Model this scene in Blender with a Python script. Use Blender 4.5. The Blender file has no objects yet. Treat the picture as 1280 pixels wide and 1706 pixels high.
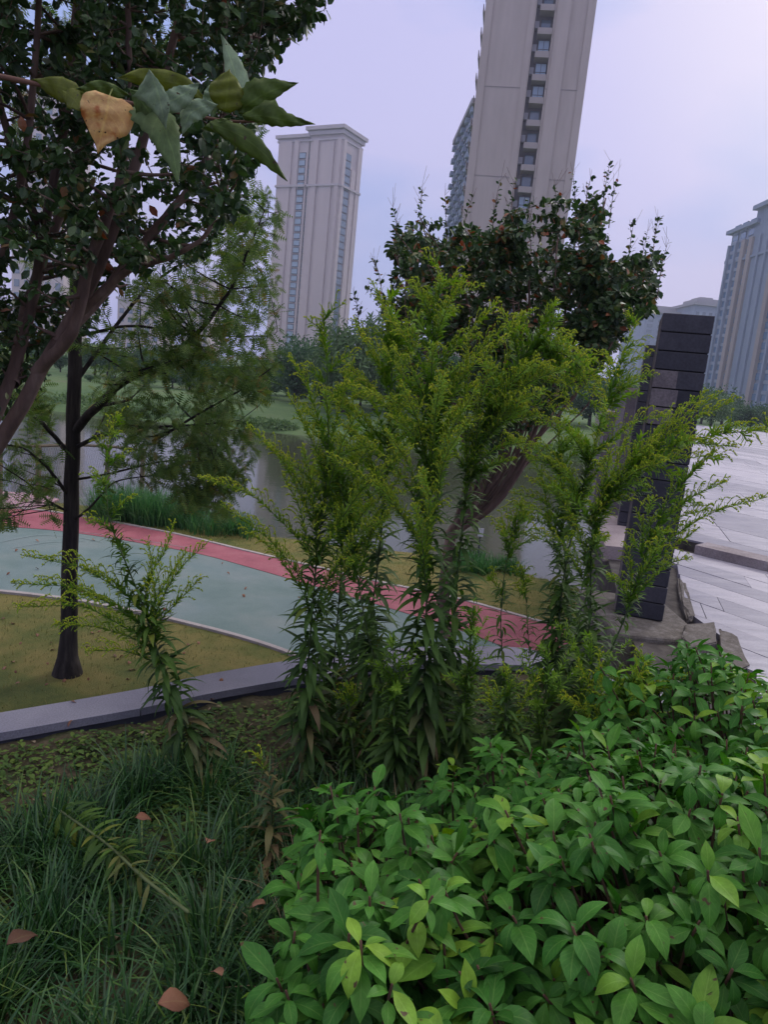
import bpy, bmesh, math
import numpy as np
from mathutils import Vector, Matrix
S = bpy.context.scene
COL = S.collection
R = math.radians
rng = np.random.default_rng(7)

# ------------------------------------------------------------------ camera
FPX = 1232.0; PITCH = R(10.7); ROLL = R(5.67); CAMH = 1.5
_f = np.array([0, math.cos(PITCH), -math.sin(PITCH)])
_r0 = np.array([1.0, 0, 0]); _u0 = np.array([0, math.sin(PITCH), math.cos(PITCH)])
_r = math.cos(ROLL) * _r0 + math.sin(ROLL) * _u0
_u = -math.sin(ROLL) * _r0 + math.cos(ROLL) * _u0
CAM = np.array([0, 0, CAMH])
cam = bpy.data.cameras.new('camera'); camo = bpy.data.objects.new('camera', cam); COL.objects.link(camo)
M = Matrix.Identity(4)
for i in range(3):
    M[i][0] = _r[i]; M[i][1] = _u[i]; M[i][2] = -_f[i]; M[i][3] = CAM[i]
camo.matrix_world = M
cam.sensor_fit = 'VERTICAL'; cam.sensor_height = 36.0; cam.sensor_width = 27.0
cam.lens = 36.0 * FPX / 1706.0
cam.clip_start = 0.05; cam.clip_end = 5000
S.camera = camo

# ------------------------------------------------------------------ world, sun, exposure
SUN_EL, SUN_AZ = 34.0, 38.0          # azimuth clockwise from +Y
w = bpy.data.worlds.new('World'); S.world = w; w.use_nodes = True
nt = w.node_tree; N = nt.nodes; L = nt.links; N.clear()
def nd(t, **k):
    n = N.new(t)
    for a, b in k.items(): setattr(n, a, b)
    return n
out = nd('ShaderNodeOutputWorld'); bg = nd('ShaderNodeBackground'); bg.inputs[1].default_value = 0.1
sky = nd('ShaderNodeTexSky', sky_type='NISHITA', sun_disc=False)
sky.sun_elevation = R(SUN_EL); sky.sun_rotation = R(SUN_AZ); sky.dust_density = 3; sky.air_density = 1.4
tc = nd('ShaderNodeTexCoord'); mp = nd('ShaderNodeMapping'); mp.inputs['Scale'].default_value = (1, 1, 2.2)
n1 = nd('ShaderNodeTexNoise'); n1.inputs['Scale'].default_value = 2.3; n1.inputs['Detail'].default_value = 4; n1.inputs['Roughness'].default_value = .45
cr = nd('ShaderNodeValToRGB')
cr.color_ramp.elements[0].position = .45; cr.color_ramp.elements[0].color = (0.35, 0.465, 0.93, 1)
cr.color_ramp.elements[1].position = .56; cr.color_ramp.elements[1].color = (0.64, 0.61, 1.0, 1)
L.new(tc.outputs['Generated'], mp.inputs[0]); L.new(mp.outputs[0], n1.inputs[0]); L.new(n1.outputs[0], cr.inputs[0])
# pinker towards the horizon
sp = nd('ShaderNodeSeparateXYZ'); L.new(tc.outputs['Generated'], sp.inputs[0])
mr = nd('ShaderNodeMapRange'); mr.inputs[1].default_value = 0.0; mr.inputs[2].default_value = .28; mr.inputs[3].default_value = .75; mr.inputs[4].default_value = 0
L.new(sp.outputs[2], mr.inputs[0])
mx = nd('ShaderNodeMixRGB'); mx.inputs[2].default_value = (0.53, 0.53, 0.92, 1)
L.new(mr.outputs[0], mx.inputs[0]); L.new(cr.outputs[0], mx.inputs[1])
# bright thin cloud in front of the sun
sd = Vector((math.sin(R(31)) * math.cos(R(29)), math.cos(R(31)) * math.cos(R(29)), math.sin(R(29))))
dt = nd('ShaderNodeVectorMath', operation='DOT_PRODUCT'); dt.inputs[1].default_value = sd
nv = nd('ShaderNodeVectorMath', operation='NORMALIZE'); L.new(tc.outputs['Generated'], nv.inputs[0]); L.new(nv.outputs[0], dt.inputs[0])
m2 = nd('ShaderNodeMapRange', interpolation_type='SMOOTHSTEP'); m2.inputs[1].default_value = .93; m2.inputs[2].default_value = 1.0; m2.inputs[3].default_value = 0; m2.inputs[4].default_value = .75
L.new(dt.outputs['Value'], m2.inputs[0])
mx2 = nd('ShaderNodeMixRGB'); mx2.inputs[2].default_value = (0.82, 0.78, 1.0, 1)
L.new(m2.outputs[0], mx2.inputs[0]); L.new(mx.outputs[0], mx2.inputs[1])
# overcast: brighter overhead
m3 = nd('ShaderNodeMapRange', interpolation_type='SMOOTHSTEP'); m3.inputs[1].default_value = .5; m3.inputs[2].default_value = .95; m3.inputs[3].default_value = 7.5; m3.inputs[4].default_value = 19.5
L.new(sp.outputs[2], m3.inputs[0])
mz = nd('ShaderNodeMapRange', interpolation_type='SMOOTHSTEP'); mz.inputs[1].default_value = .5; mz.inputs[2].default_value = .8; L.new(sp.outputs[2], mz.inputs[0])
mxz = nd('ShaderNodeMixRGB'); mxz.inputs[2].default_value = (0.72, 0.68, 0.70, 1); L.new(mz.outputs[0], mxz.inputs[0]); L.new(mx2.outputs[0], mxz.inputs[1])
vs = nd('ShaderNodeVectorMath', operation='SCALE'); L.new(mxz.outputs[0], vs.inputs[0]); L.new(m3.outputs[0], vs.inputs[3])
mx3 = nd('ShaderNodeMixRGB'); mx3.inputs[0].default_value = .88
L.new(sky.outputs[0], mx3.inputs[1]); L.new(vs.outputs[0], mx3.inputs[2])
L.new(mx3.outputs[0], bg.inputs[0]); L.new(bg.outputs[0], out.inputs[0])
sun = bpy.data.lights.new('sun', 'SUN'); sun.energy = 1.0; sun.angle = R(18); sun.color = (1, .95, .9)
suno = bpy.data.objects.new('sun', sun); COL.objects.link(suno)
sv = Vector((math.sin(R(SUN_AZ)) * math.cos(R(SUN_EL)), math.cos(R(SUN_AZ)) * math.cos(R(SUN_EL)), math.sin(R(SUN_EL))))
suno.rotation_euler = sv.to_track_quat('Z', 'Y').to_euler(); suno.location = sv * 50
S.view_settings.view_transform = 'Standard'; S.view_settings.look = 'None'; S.view_settings.exposure = 0.35; S.view_settings.gamma = 1
S.cycles.max_bounces = 7; S.cycles.diffuse_bounces = 3; S.cycles.transmission_bounces = 4; S.cycles.volume_bounces = 0
S.cycles.transparent_max_bounces = 6

# ------------------------------------------------------------------ photo-to-place helpers
def ray(x, y): return _f * FPX + _r * (x - 640) - _u * (y - 853)
def onz(x, y, z=0.0):
    d = ray(x, y); return CAM + d * ((z - CAMH) / d[2])
def at(x, y, Y):
    d = ray(x, y); return CAM + d * (Y / d[1])
def proj(P):
    v = np.asarray(P, float) - CAM; ww = np.maximum(v @ _f, 1e-3)
    return np.stack([640 + FPX * (v @ _r) / ww, 853 - FPX * (v @ _u) / ww], -1)
def inpoly(P, poly):
    P = np.atleast_2d(P); x, y = P[:, 0], P[:, 1]; c = np.zeros(len(P), bool); n = len(poly)
    for i in range(n):
        x1, y1 = poly[i]; x2, y2 = poly[i - 1]
        if y1 == y2: continue
        m = ((y1 > y) != (y2 > y)) & (x < (x2 - x1) * (y - y1) / (y2 - y1) + x1); c ^= m
    return c

# ------------------------------------------------------------------ tagging
def tag(o, label=None, cat=None, group=None, kind=None):
    if label: o['label'] = label
    if cat: o['category'] = cat
    if group: o['group'] = group
    if kind: o['kind'] = kind
    return o
def empty(name, loc=(0, 0, 0), rz=0, **k):
    o = bpy.data.objects.new(name, None); COL.objects.link(o); o.location = loc; o.rotation_euler = (0, 0, rz)
    o.empty_display_size = .1
    return tag(o, **k)

# ------------------------------------------------------------------ mesh building
class MB:
    """collects vertices, faces and a per-point leaf attribute, links ONE mesh object"""
    def __init__(s): s.V = []; s.Fq = []; s.Ft = []; s.A = []; s.n = 0
    def add(s, V, quads=None, tris=None, A=None):
        V = np.asarray(V, float).reshape(-1, 3)
        if quads is not None and len(quads): s.Fq.append(np.asarray(quads, int).reshape(-1, 4) + s.n)
        if tris is not None and len(tris): s.Ft.append(np.asarray(tris, int).reshape(-1, 3) + s.n)
        s.V.append(V); s.A.append(np.zeros((len(V), 3)) if A is None else np.asarray(A, float)); s.n += len(V)
    def box(s, c, size, ax=None, A=None):
        c = np.asarray(c, float); h = np.asarray(size, float) / 2
        X = np.array([[a, b, d] for d in (-1, 1) for b in (-1, 1) for a in (-1, 1)], float) * h
        if ax is not None: X = X @ np.asarray(ax)
        s.add(X + c, [[0, 2, 3, 1], [4, 5, 7, 6], [0, 1, 5, 4], [2, 6, 7, 3], [0, 4, 6, 2], [1, 3, 7, 5]], A=None if A is None else np.tile(A, (8, 1)))
    def prism(s, poly, z0, z1, rnd=None):
        poly = [tuple(p[:2]) for p in poly]; n = len(poly)
        area = sum(poly[i - 1][0] * poly[i][1] - poly[i][0] * poly[i - 1][1] for i in range(n))
        if area < 0: poly = poly[::-1]
        V = [(x, y, z0) for x, y in poly] + [(x, y, z1) for x, y in poly]
        q = [[i, (i + 1) % n, n + (i + 1) % n, n + i] for i in range(n)]
        from mathutils.geometry import tessellate_polygon
        t = tessellate_polygon([[Vector((x, y, 0)) for x, y in poly]])
        tt = []
        for a, b, c in t:
            A_, B_, C_ = poly[a], poly[b], poly[c]
            cr_ = (B_[0] - A_[0]) * (C_[1] - A_[1]) - (B_[1] - A_[1]) * (C_[0] - A_[0])
            if cr_ < 0: b, c = c, b
            tt.append([n + a, n + b, n + c]); tt.append([a, c, b])
        s.add(V, q, tt, A=None if rnd is None else np.tile([0, 0, rnd], (len(V), 1)))
    def tube(s, P, rad, sides=6, rnd=0.5):
        P = np.asarray(P, float); n = len(P); rad = np.broadcast_to(np.asarray(rad, float), (n,))
        T = np.gradient(P, axis=0); T /= np.linalg.norm(T, axis=1, keepdims=True) + 1e-9
        ref = np.array([0.3, 0.9, 0.1]) if abs(T[0][2]) > .7 else np.array([0, 0, 1.0])
        U = np.cross(T, ref); U /= np.linalg.norm(U, axis=1, keepdims=True) + 1e-9; W = np.cross(T, U)
        a = np.arange(sides) * 2 * math.pi / sides
        V = P[:, None, :] + rad[:, None, None] * (np.cos(a)[None, :, None] * U[:, None, :] + np.sin(a)[None, :, None] * W[:, None, :])
        i = np.arange(n - 1)[:, None] * sides; j = np.arange(sides)[None, :]; k = (np.arange(sides) + 1)[None, :] % sides
        q = np.stack([i + j, i + k, i + sides + k, i + sides + j], -1).reshape(-1, 4)
        V = V.reshape(-1, 3); V = np.vstack([V, P[-1] + T[-1] * rad[-1]])
        b = (n - 1) * sides; t = [[b + m, b + (m + 1) % sides, len(V) - 1] for m in range(sides)]
        A = np.zeros((len(V), 3)); A[:-1, 1] = np.repeat(np.linspace(0, 1, n), sides); A[:, 2] = rnd
        s.add(V, q, t, A)
    def scatter(s, tpl, P, Yd, Zd, scale, rnd=None, wid=None):
        """copies of a leaf template; local Y along Yd, Z near Zd"""
        TV, Tq, TA = tpl; P = np.asarray(P, float).reshape(-1, 3); n = len(P)
        if n == 0: return
        Y = np.asarray(Yd, float).reshape(-1, 3); Y = Y / (np.linalg.norm(Y, axis=1, keepdims=True) + 1e-9)
        Z = np.asarray(Zd, float).reshape(-1, 3) * np.ones((n, 1)); X = np.cross(Y, Z)
        bad = np.linalg.norm(X, axis=1) < 1e-3; X[bad] = np.cross(Y[bad], [1, .2, 0]); X /= np.linalg.norm(X, axis=1, keepdims=True)
        Z = np.cross(X, Y); scale = np.broadcast_to(np.asarray(scale, float), (n,))
        wd = scale if wid is None else scale * np.broadcast_to(wid, (n,))
        V = (TV[None, :, 0:1] * X[:, None] * wd[:, None, None] + TV[None, :, 1:2] * Y[:, None] * scale[:, None, None] + TV[None, :, 2:3] * Z[:, None] * scale[:, None, None]) + P[:, None]
        m = len(TV); A = np.tile(TA, (n, 1)); rr = rng.random(n) if rnd is None else np.broadcast_to(rnd, (n,)); A[:, 2] = np.repeat(rr, m)
        q = (Tq[None] + (np.arange(n) * m)[:, None, None]).reshape(-1, Tq.shape[1])
        if Tq.shape[1] == 4: s.add(V.reshape(-1, 3), q, None, A)
        else: s.add(V.reshape(-1, 3), None, q, A)
    def build(s, name, mat, parent=None, smooth=False):
        V = np.vstack(s.V); me = bpy.data.meshes.new(name)
        q = np.vstack(s.Fq) if s.Fq else np.zeros((0, 4), int); t = np.vstack(s.Ft) if s.Ft else np.zeros((0, 3), int)
        if parent is not None: V = V - np.array(parent.location)
        nq, ntt = len(q), len(t)
        me.vertices.add(len(V)); me.vertices.foreach_set('co', V.ravel())
        me.loops.add(nq * 4 + ntt * 3); me.loops.foreach_set('vertex_index', np.concatenate([q.ravel(), t.ravel()]).astype(np.int32))
        me.polygons.add(nq + ntt)
        me.polygons.foreach_set('loop_start', np.concatenate([np.arange(nq) * 4, nq * 4 + np.arange(ntt) * 3]).astype(np.int32))
        at_ = me.attributes.new('lc', 'FLOAT_VECTOR', 'POINT'); at_.data.foreach_set('vector', np.vstack(s.A).ravel())
        me.materials.append(mat); me.update(calc_edges=True)
        me.polygons.foreach_set('use_smooth', np.full(nq + ntt, bool(smooth)))
        o = bpy.data.objects.new(name, me); COL.objects.link(o)
        if parent is not None: o.parent = parent
        return o

def leaf_tpl(rows=5, width=.5, peak=.45, fold=.12, curl=.15, base=.0, wav=0.0, tip=1.0):
    """3-column leaf blade, unit length along +Y"""
    v = np.linspace(0, 1, rows + 1); a = math.log(.5) / math.log(peak)
    wv = np.sin(np.pi * v ** a) ** tip; wv[0] = base; wv[-1] = 0
    hw = width / 2 * wv; th = curl * v * 2.2
    dy = np.cos(th); dz = -np.sin(th); step = 1 / rows
    y = np.concatenate([[0], np.cumsum((dy[1:] + dy[:-1]) / 2 * step)]); z = np.concatenate([[0], np.cumsum((dz[1:] + dz[:-1]) / 2 * step)])
    V = []; A = []
    for i in range(rows + 1):
        for c in (-1, 0, 1):
            V.append([c * hw[i], y[i], z[i] + abs(c) * (fold * hw[i] * 2 + wav * math.sin(v[i] * 9 + c))]); A.append([c, v[i], 0])
    q = []
    for i in range(rows):
        for c in (0, 1):
            b = i * 3 + c; q.append([b, b + 1, b + 4, b + 3])
    return np.array(V), np.array(q), np.array(A, float)
BUD = (np.array([[0, 0, 0], [.28, .45, 0], [0, .45, .28], [-.28, .45, 0], [0, .45, -.28], [0, 1, 0]]),
       np.array([[0, 1, 2], [0, 2, 3], [0, 3, 4], [0, 4, 1], [5, 2, 1], [5, 3, 2], [5, 4, 3], [5, 1, 4]]),
       np.array([[0, 0, 0], [0, .5, 0], [0, .5, 0], [0, .5, 0], [0, .5, 0], [0, 1, 0]], float))

# ------------------------------------------------------------------ materials
def newmat(name):
    m = bpy.data.materials.new(name); m.use_nodes = True; t = m.node_tree; t.nodes.clear()
    o = t.nodes.new('ShaderNodeOutputMaterial'); b = t.nodes.new('ShaderNodeBsdfPrincipled'); t.links.new(b.outputs[0], o.inputs[0])
    return m, t, b, o
def ramp(t, cols, pos=None):
    n = t.nodes.new('ShaderNodeValToRGB'); e = n.color_ramp.elements
    while len(e) < len(cols): e.new(.5)
    for i, c in enumerate(cols):
        e[i].position = pos[i] if pos else i / (len(cols) - 1); e[i].color = (*c, 1)
    return n
def leaf_mat(name, cols, pos=None, rough=.5, trans=.3, vein=.35, spec=.4, patch=.25, mottle=0):
    m, t, b, o = newmat(name); nn = t.nodes; l = t.links
    a = nn.new('ShaderNodeAttribute'); a.attribute_name = 'lc'; s = nn.new('ShaderNodeSeparateXYZ'); l.new(a.outputs['Vector'], s.inputs[0])
    rp = ramp(t, cols, pos); tcn = nn.new('ShaderNodeTexCoord')
    ns = nn.new('ShaderNodeTexNoise'); ns.inputs['Scale'].default_value = 6; l.new(tcn.outputs['Object'], ns.inputs[0])
    ma = nn.new('ShaderNodeMath'); ma.operation = 'MULTIPLY_ADD'; ma.inputs[1].default_value = patch * 2; ma.inputs[2].default_value = -patch
    l.new(ns.outputs[0], ma.inputs[0]); ad = nn.new('ShaderNodeMath'); ad.use_clamp = True; l.new(ma.outputs[0], ad.inputs[0]); l.new(s.outputs[2], ad.inputs[1]); l.new(ad.outputs[0], rp.inputs[0])
    col = rp.outputs[0]
    if vein:
        ab = nn.new('ShaderNodeMath'); ab.operation = 'ABSOLUTE'; l.new(s.outputs[0], ab.inputs[0])
        mr_ = nn.new('ShaderNodeMapRange'); mr_.inputs[1].default_value = 0; mr_.inputs[2].default_value = .10; mr_.inputs[3].default_value = vein; mr_.inputs[4].default_value = 0; l.new(ab.outputs[0], mr_.inputs[0])
        # side veins: chevrons in (|u|, v)
        k = nn.new('ShaderNodeMath'); k.operation = 'MULTIPLY_ADD'; k.inputs[1].default_value = -.28; l.new(ab.outputs[0], k.inputs[0]); l.new(s.outputs[1], k.inputs[2])
        k2 = nn.new('ShaderNodeMath'); k2.operation = 'MULTIPLY'; k2.inputs[1].default_value = 48; l.new(k.outputs[0], k2.inputs[0])
        k3 = nn.new('ShaderNodeMath'); k3.operation = 'SINE'; l.new(k2.outputs[0], k3.inputs[0])
        k4 = nn.new('ShaderNodeMapRange'); k4.inputs[1].default_value = .75; k4.inputs[2].default_value = 1; k4.inputs[3].default_value = 0; k4.inputs[4].default_value = vein * .35; l.new(k3.outputs[0], k4.inputs[0])
        mxx = nn.new('ShaderNodeMath'); mxx.operation = 'MAXIMUM'; l.new(mr_.outputs[0], mxx.inputs[0]); l.new(k4.outputs[0], mxx.inputs[1])
        mc = nn.new('ShaderNodeMixRGB'); mc.blend_type = 'ADD'; l.new(mxx.outputs[0], mc.inputs[0]); l.new(col, mc.inputs[1]); mc.inputs[2].default_value = (.12, .16, .05, 1)
        col = mc.outputs[0]
        bp = nn.new('ShaderNodeBump'); bp.inputs['Strength'].default_value = .25; bp.inputs['Distance'].default_value = .002; l.new(mxx.outputs[0], bp.inputs['Height']); l.new(bp.outputs[0], b.inputs['Normal'])
    if mottle:
        n5 = nn.new('ShaderNodeTexNoise'); n5.inputs['Scale'].default_value = mottle; n5.inputs['Detail'].default_value = 6; n5.inputs['Roughness'].default_value = .7; l.new(tcn.outputs['Object'], n5.inputs[0])
        m5 = nn.new('ShaderNodeMixRGB'); m5.blend_type = 'OVERLAY'; m5.inputs[0].default_value = .75; l.new(col, m5.inputs[1]); l.new(n5.outputs[0], m5.inputs[2]); col = m5.outputs[0]
        n6 = nn.new('ShaderNodeTexNoise'); n6.inputs['Scale'].default_value = mottle * 2.3; l.new(tcn.outputs['Object'], n6.inputs[0]); r6 = ramp(t, [(0, 0, 0), (1, 1, 1)], [.69, .73]); l.new(n6.outputs[0], r6.inputs[0])
        m6 = nn.new('ShaderNodeMixRGB'); l.new(r6.outputs[0], m6.inputs[0]); l.new(col, m6.inputs[1]); m6.inputs[2].default_value = (.09, .06, .03, 1); col = m6.outputs[0]
    l.new(col, b.inputs['Base Color']); b.inputs['Roughness'].default_value = rough
    b.inputs['Specular IOR Level'].default_value = spec
    if trans:
        tr = nn.new('ShaderNodeBsdfTranslucent'); hs = nn.new('ShaderNodeHueSaturation'); hs.inputs['Value'].default_value = 1.3; hs.inputs['Saturation'].default_value = 1.15
        l.new(col, hs.inputs['Color']); l.new(hs.outputs[0], tr.inputs[0]); ms = nn.new('ShaderNodeMixShader'); ms.inputs[0].default_value = trans
        l.new(b.outputs[0], ms.inputs[1]); l.new(tr.outputs[0], ms.inputs[2]); l.new(ms.outputs[0], o.inputs[0])
    return m
def rough_mat(name, cols, scale=8, rough=.85, bump=.3, bdist=.01, detail=8, pos=None, spec=.3, stretch=(1, 1, 1), fine=None, rnd=0, rot=0, wet=None, metal=0):
    """noise-mottled material; rnd = how much each piece's own value shifts the ramp"""
    m, t, b, o = newmat(name); nn = t.nodes; l = t.links
    tcn = nn.new('ShaderNodeTexCoord'); mpn = nn.new('ShaderNodeMapping'); mpn.inputs['Scale'].default_value = stretch; mpn.inputs['Rotation'].default_value = (0, 0, rot); l.new(tcn.outputs['Object'], mpn.inputs[0])
    ns = nn.new('ShaderNodeTexNoise'); ns.inputs['Scale'].default_value = scale; ns.inputs['Detail'].default_value = detail; ns.inputs['Roughness'].default_value = .62; l.new(mpn.outputs[0], ns.inputs[0])
    rp = ramp(t, cols, pos or [(.28 + .44 * i / (len(cols) - 1)) for i in range(len(cols))]); fac = ns.outputs[0]
    if rnd:
        a = nn.new('ShaderNodeAttribute'); a.attribute_name = 'lc'; s = nn.new('ShaderNodeSeparateXYZ'); l.new(a.outputs['Vector'], s.inputs[0])
        k = nn.new('ShaderNodeMath'); k.operation = 'MULTIPLY_ADD'; k.inputs[1].default_value = rnd; l.new(s.outputs[2], k.inputs[0]); l.new(fac, k.inputs[2])
        k2 = nn.new('ShaderNodeMath'); k2.operation = 'SUBTRACT'; k2.inputs[1].default_value = rnd / 2; l.new(k.outputs[0], k2.inputs[0]); fac = k2.outputs[0]
    l.new(fac, rp.inputs[0]); col = rp.outputs[0]
    if fine:
        n2 = nn.new('ShaderNodeTexNoise'); n2.inputs['Scale'].default_value = fine[0]; n2.inputs['Detail'].default_value = 4; l.new(mpn.outputs[0], n2.inputs[0])
        mc = nn.new('ShaderNodeMixRGB'); mc.blend_type = 'OVERLAY'; mc.inputs[0].default_value = fine[1]; l.new(col, mc.inputs[1]); l.new(n2.outputs[0], mc.inputs[2]); col = mc.outputs[0]
    l.new(col, b.inputs['Base Color']); b.inputs['Roughness'].default_value = rough; b.inputs['Specular IOR Level'].default_value = spec; b.inputs['Metallic'].default_value = metal
    if wet:
        n3 = nn.new('ShaderNodeTexNoise'); n3.inputs['Scale'].default_value = wet[0]; l.new(mpn.outputs[0], n3.inputs[0])
        mw = nn.new('ShaderNodeMapRange'); mw.inputs[1].default_value = .4; mw.inputs[2].default_value = .6; mw.inputs[3].default_value = wet[1]; mw.inputs[4].default_value = rough; l.new(n3.outputs[0], mw.inputs[0]); l.new(mw.outputs[0], b.inputs['Roughness'])
    bp = nn.new('ShaderNodeBump'); bp.inputs['Strength'].default_value = bump; bp.inputs['Distance'].default_value = bdist
    l.new(fac if not fine else col, bp.inputs['Height']); l.new(bp.outputs[0], b.inputs['Normal'])
    return m

MT = {}
MT['lawn'] = rough_mat('lawn', [(.07, .072, .022), (.15, .135, .04), (.21, .165, .055), (.17, .15, .045)], 2.2, .95, .6, .02, fine=(90, .8))
MT['soil'] = rough_mat('soil', [(.04, .06, .02), (.06, .055, .028), (.085, .066, .04), (.055, .085, .022)], 5, .95, .8, .03, fine=(60, .9))
MT['earth'] = rough_mat('earth', [(.05, .07, .03), (.07, .10, .035), (.09, .12, .05)], .3, .95, .4, .05, fine=(3, .7))
MT['bank_grass'] = rough_mat('bank_grass', [(.07, .13, .05), (.12, .22, .08), (.16, .27, .10), (.20, .19, .10)], .22, .95, .5, .05, fine=(2, .6))
MT['green_path'] = rough_mat('green_path', [(.10, .155, .14), (.14, .195, .178), (.19, .225, .205)], 1.6, .7, .4, .006, fine=(110, .5), wet=(1.2, .5))
MT['red_path'] = rough_mat('red_path', [(.22, .062, .08), (.31, .09, .11), (.36, .135, .15)], 2.5, .75, .4, .006, fine=(110, .55))
MT['pink_path'] = rough_mat('pink_path', [(.36, .21, .24), (.45, .28, .30)], 2, .8, .2, .004, fine=(120, .3))
MT['edging'] = rough_mat('edging', [(.30, .26, .24), (.42, .38, .36)], 5, .85, .2, .004, fine=(120, .3))
MT['kerb'] = rough_mat('kerb', [(.15, .145, .175), (.21, .20, .24), (.27, .26, .30)], 2.5, .6, .15, .004, fine=(160, .45), rnd=.25, wet=(2.5, .4))
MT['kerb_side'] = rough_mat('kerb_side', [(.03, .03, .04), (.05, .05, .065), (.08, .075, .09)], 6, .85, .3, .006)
MT['slab'] = rough_mat('slab', [(.21, .20, .25), (.31, .295, .345), (.39, .365, .415)], 2.0, .5, .2, .004, fine=(45, .4), rnd=.5, stretch=(1, 3.5, 1), rot=R(123.5), wet=(3, .35))
MT['bedding'] = rough_mat('bedding', [(.035, .03, .03), (.07, .06, .055), (.11, .10, .09)], 9, .95, .6, .01)
MT['mortar'] = rough_mat('mortar', [(.10, .085, .075), (.13, .115, .10), (.21, .19, .175)], 14, .95, .8, .015, fine=(90, .6))
MT['slate'] = rough_mat('slate', [(.022, .022, .030), (.034, .034, .046), (.052, .050, .064)], 5, .55, .4, .004, fine=(70, .4), rnd=.3)
MT['joint'] = rough_mat('joint', [(.008, .008, .01), (.015, .015, .018)], 9, .95)
MT['plaster'] = rough_mat('plaster', [(.10, .085, .095), (.145, .125, .135), (.18, .155, .165)], 9, .9, .4, .004, fine=(80, .5))
MT['render'] = rough_mat('render', [(.13, .115, .13), (.19, .165, .185), (.24, .21, .23)], 3, .9, .3, .006, fine=(60, .4))
MT['cap'] = rough_mat('cap', [(.30, .24, .235), (.40, .33, .32)], 4, .8, .2, .004, fine=(60, .4))
MT['bark_red'] = rough_mat('bark_red', [(.055, .034, .026), (.13, .08, .062), (.24, .165, .13)], 7, .8, .8, .012, stretch=(1, 1, .25), fine=(60, .4))
MT['bark_dark'] = rough_mat('bark_dark', [(.013, .011, .011), (.032, .026, .024), (.075, .062, .055)], 22, .95, 1.0, .03, stretch=(1, 1, .12), fine=(60, .5))
MT['stem_green'] = leaf_mat('stem_green', [(.05, .085, .03), (.10, .13, .045)], trans=0, vein=0, rough=.6)
MT['twig_brown'] = leaf_mat('twig_brown', [(.07, .035, .022), (.12, .06, .035)], trans=0, vein=0, rough=.7)
MT['rod_leaf'] = leaf_mat('rod_leaf', [(.035, .075, .018), (.06, .125, .024), (.095, .175, .028), (.17, .19, .03)], [0, .4, .85, 1], spec=.2, rough=.55, trans=.25, vein=.3)
MT['rod_leaf_old'] = leaf_mat('rod_leaf_old', [(.05, .075, .028), (.10, .115, .038), (.17, .15, .05), (.13, .08, .045)], rough=.6, trans=.25, vein=.3)
MT['rod_small'] = leaf_mat('rod_small', [(.07, .16, .022), (.14, .27, .03), (.24, .38, .035)], spec=.2, rough=.6, trans=.35, vein=0)
MT['floret'] = leaf_mat('floret', [(.25, .38, .02), (.42, .52, .025), (.64, .60, .03)], [0, .6, 1], rough=.6, trans=.3, vein=0)
MT['shrub_leaf'] = leaf_mat('shrub_leaf', [(.022, .085, .014), (.042, .15, .022), (.078, .225, .03), (.19, .34, .035)], [0, .35, .8, 1], rough=.48, trans=.22, vein=.45, spec=.16, patch=.2, mottle=22)
MT['myrtle_leaf'] = leaf_mat('myrtle_leaf', [(.018, .042, .014), (.032, .07, .02), (.055, .11, .026), (.13, .13, .035), (.27, .08, .035)], [0, .35, .68, .84, .97], rough=.45, trans=.2, vein=0)
MT['cypress_leaf'] = leaf_mat('cypress_leaf', [(.06, .12, .03), (.11, .19, .04), (.18, .25, .05), (.24, .18, .05)], [0, .45, .85, 1], rough=.6, trans=.35, vein=0)
MT['far_leaf'] = leaf_mat('far_leaf', [(.03, .075, .035), (.055, .12, .05), (.09, .17, .06)], rough=.7, trans=.2, vein=0, patch=.3)
MT['far_leaf_light'] = leaf_mat('far_leaf_light', [(.06, .11, .045), (.10, .17, .06), (.14, .22, .08)], rough=.7, trans=.2, vein=0)
MT['grass_blade'] = leaf_mat('grass_blade', [(.018, .06, .018), (.032, .10, .026), (.065, .165, .033), (.15, .22, .045)], [0, .5, .9, 1], rough=.45, trans=.2, vein=0, spec=.5)
MT['reed_blade'] = leaf_mat('reed_blade', [(.03, .10, .035), (.06, .17, .05), (.10, .22, .07)], rough=.6, trans=.3, vein=0)
MT['weed'] = leaf_mat('weed', [(.05, .10, .022), (.09, .165, .03), (.14, .21, .035)], rough=.7, trans=.3, vein=0)
MT['dry'] = leaf_mat('dry', [(.16, .11, .06), (.26, .19, .11), (.33, .26, .17)], rough=.8, trans=.15, vein=0)
MT['dead_leaf'] = leaf_mat('dead_leaf', [(.10, .05, .03), (.22, .09, .05), (.30, .15, .09)], rough=.7, trans=.1, vein=.3)
MT['mul_olive'] = leaf_mat('mul_olive', [(.14, .18, .02), (.20, .22, .025)], rough=.5, trans=.45, vein=.25, mottle=60)
MT['mul_green'] = leaf_mat('mul_green', [(.07, .12, .02), (.12, .18, .025)], rough=.5, trans=.35, vein=.3, mottle=60)
MT['mul_pale'] = leaf_mat('mul_pale', [(.20, .29, .16), (.33, .41, .28)], rough=.7, trans=.3, vein=.7, mottle=50, spec=.2)
MT['mul_mid'] = leaf_mat('mul_mid', [(.13, .20, .07), (.22, .30, .14)], rough=.6, trans=.35, vein=.6, mottle=50, spec=.2)
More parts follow.
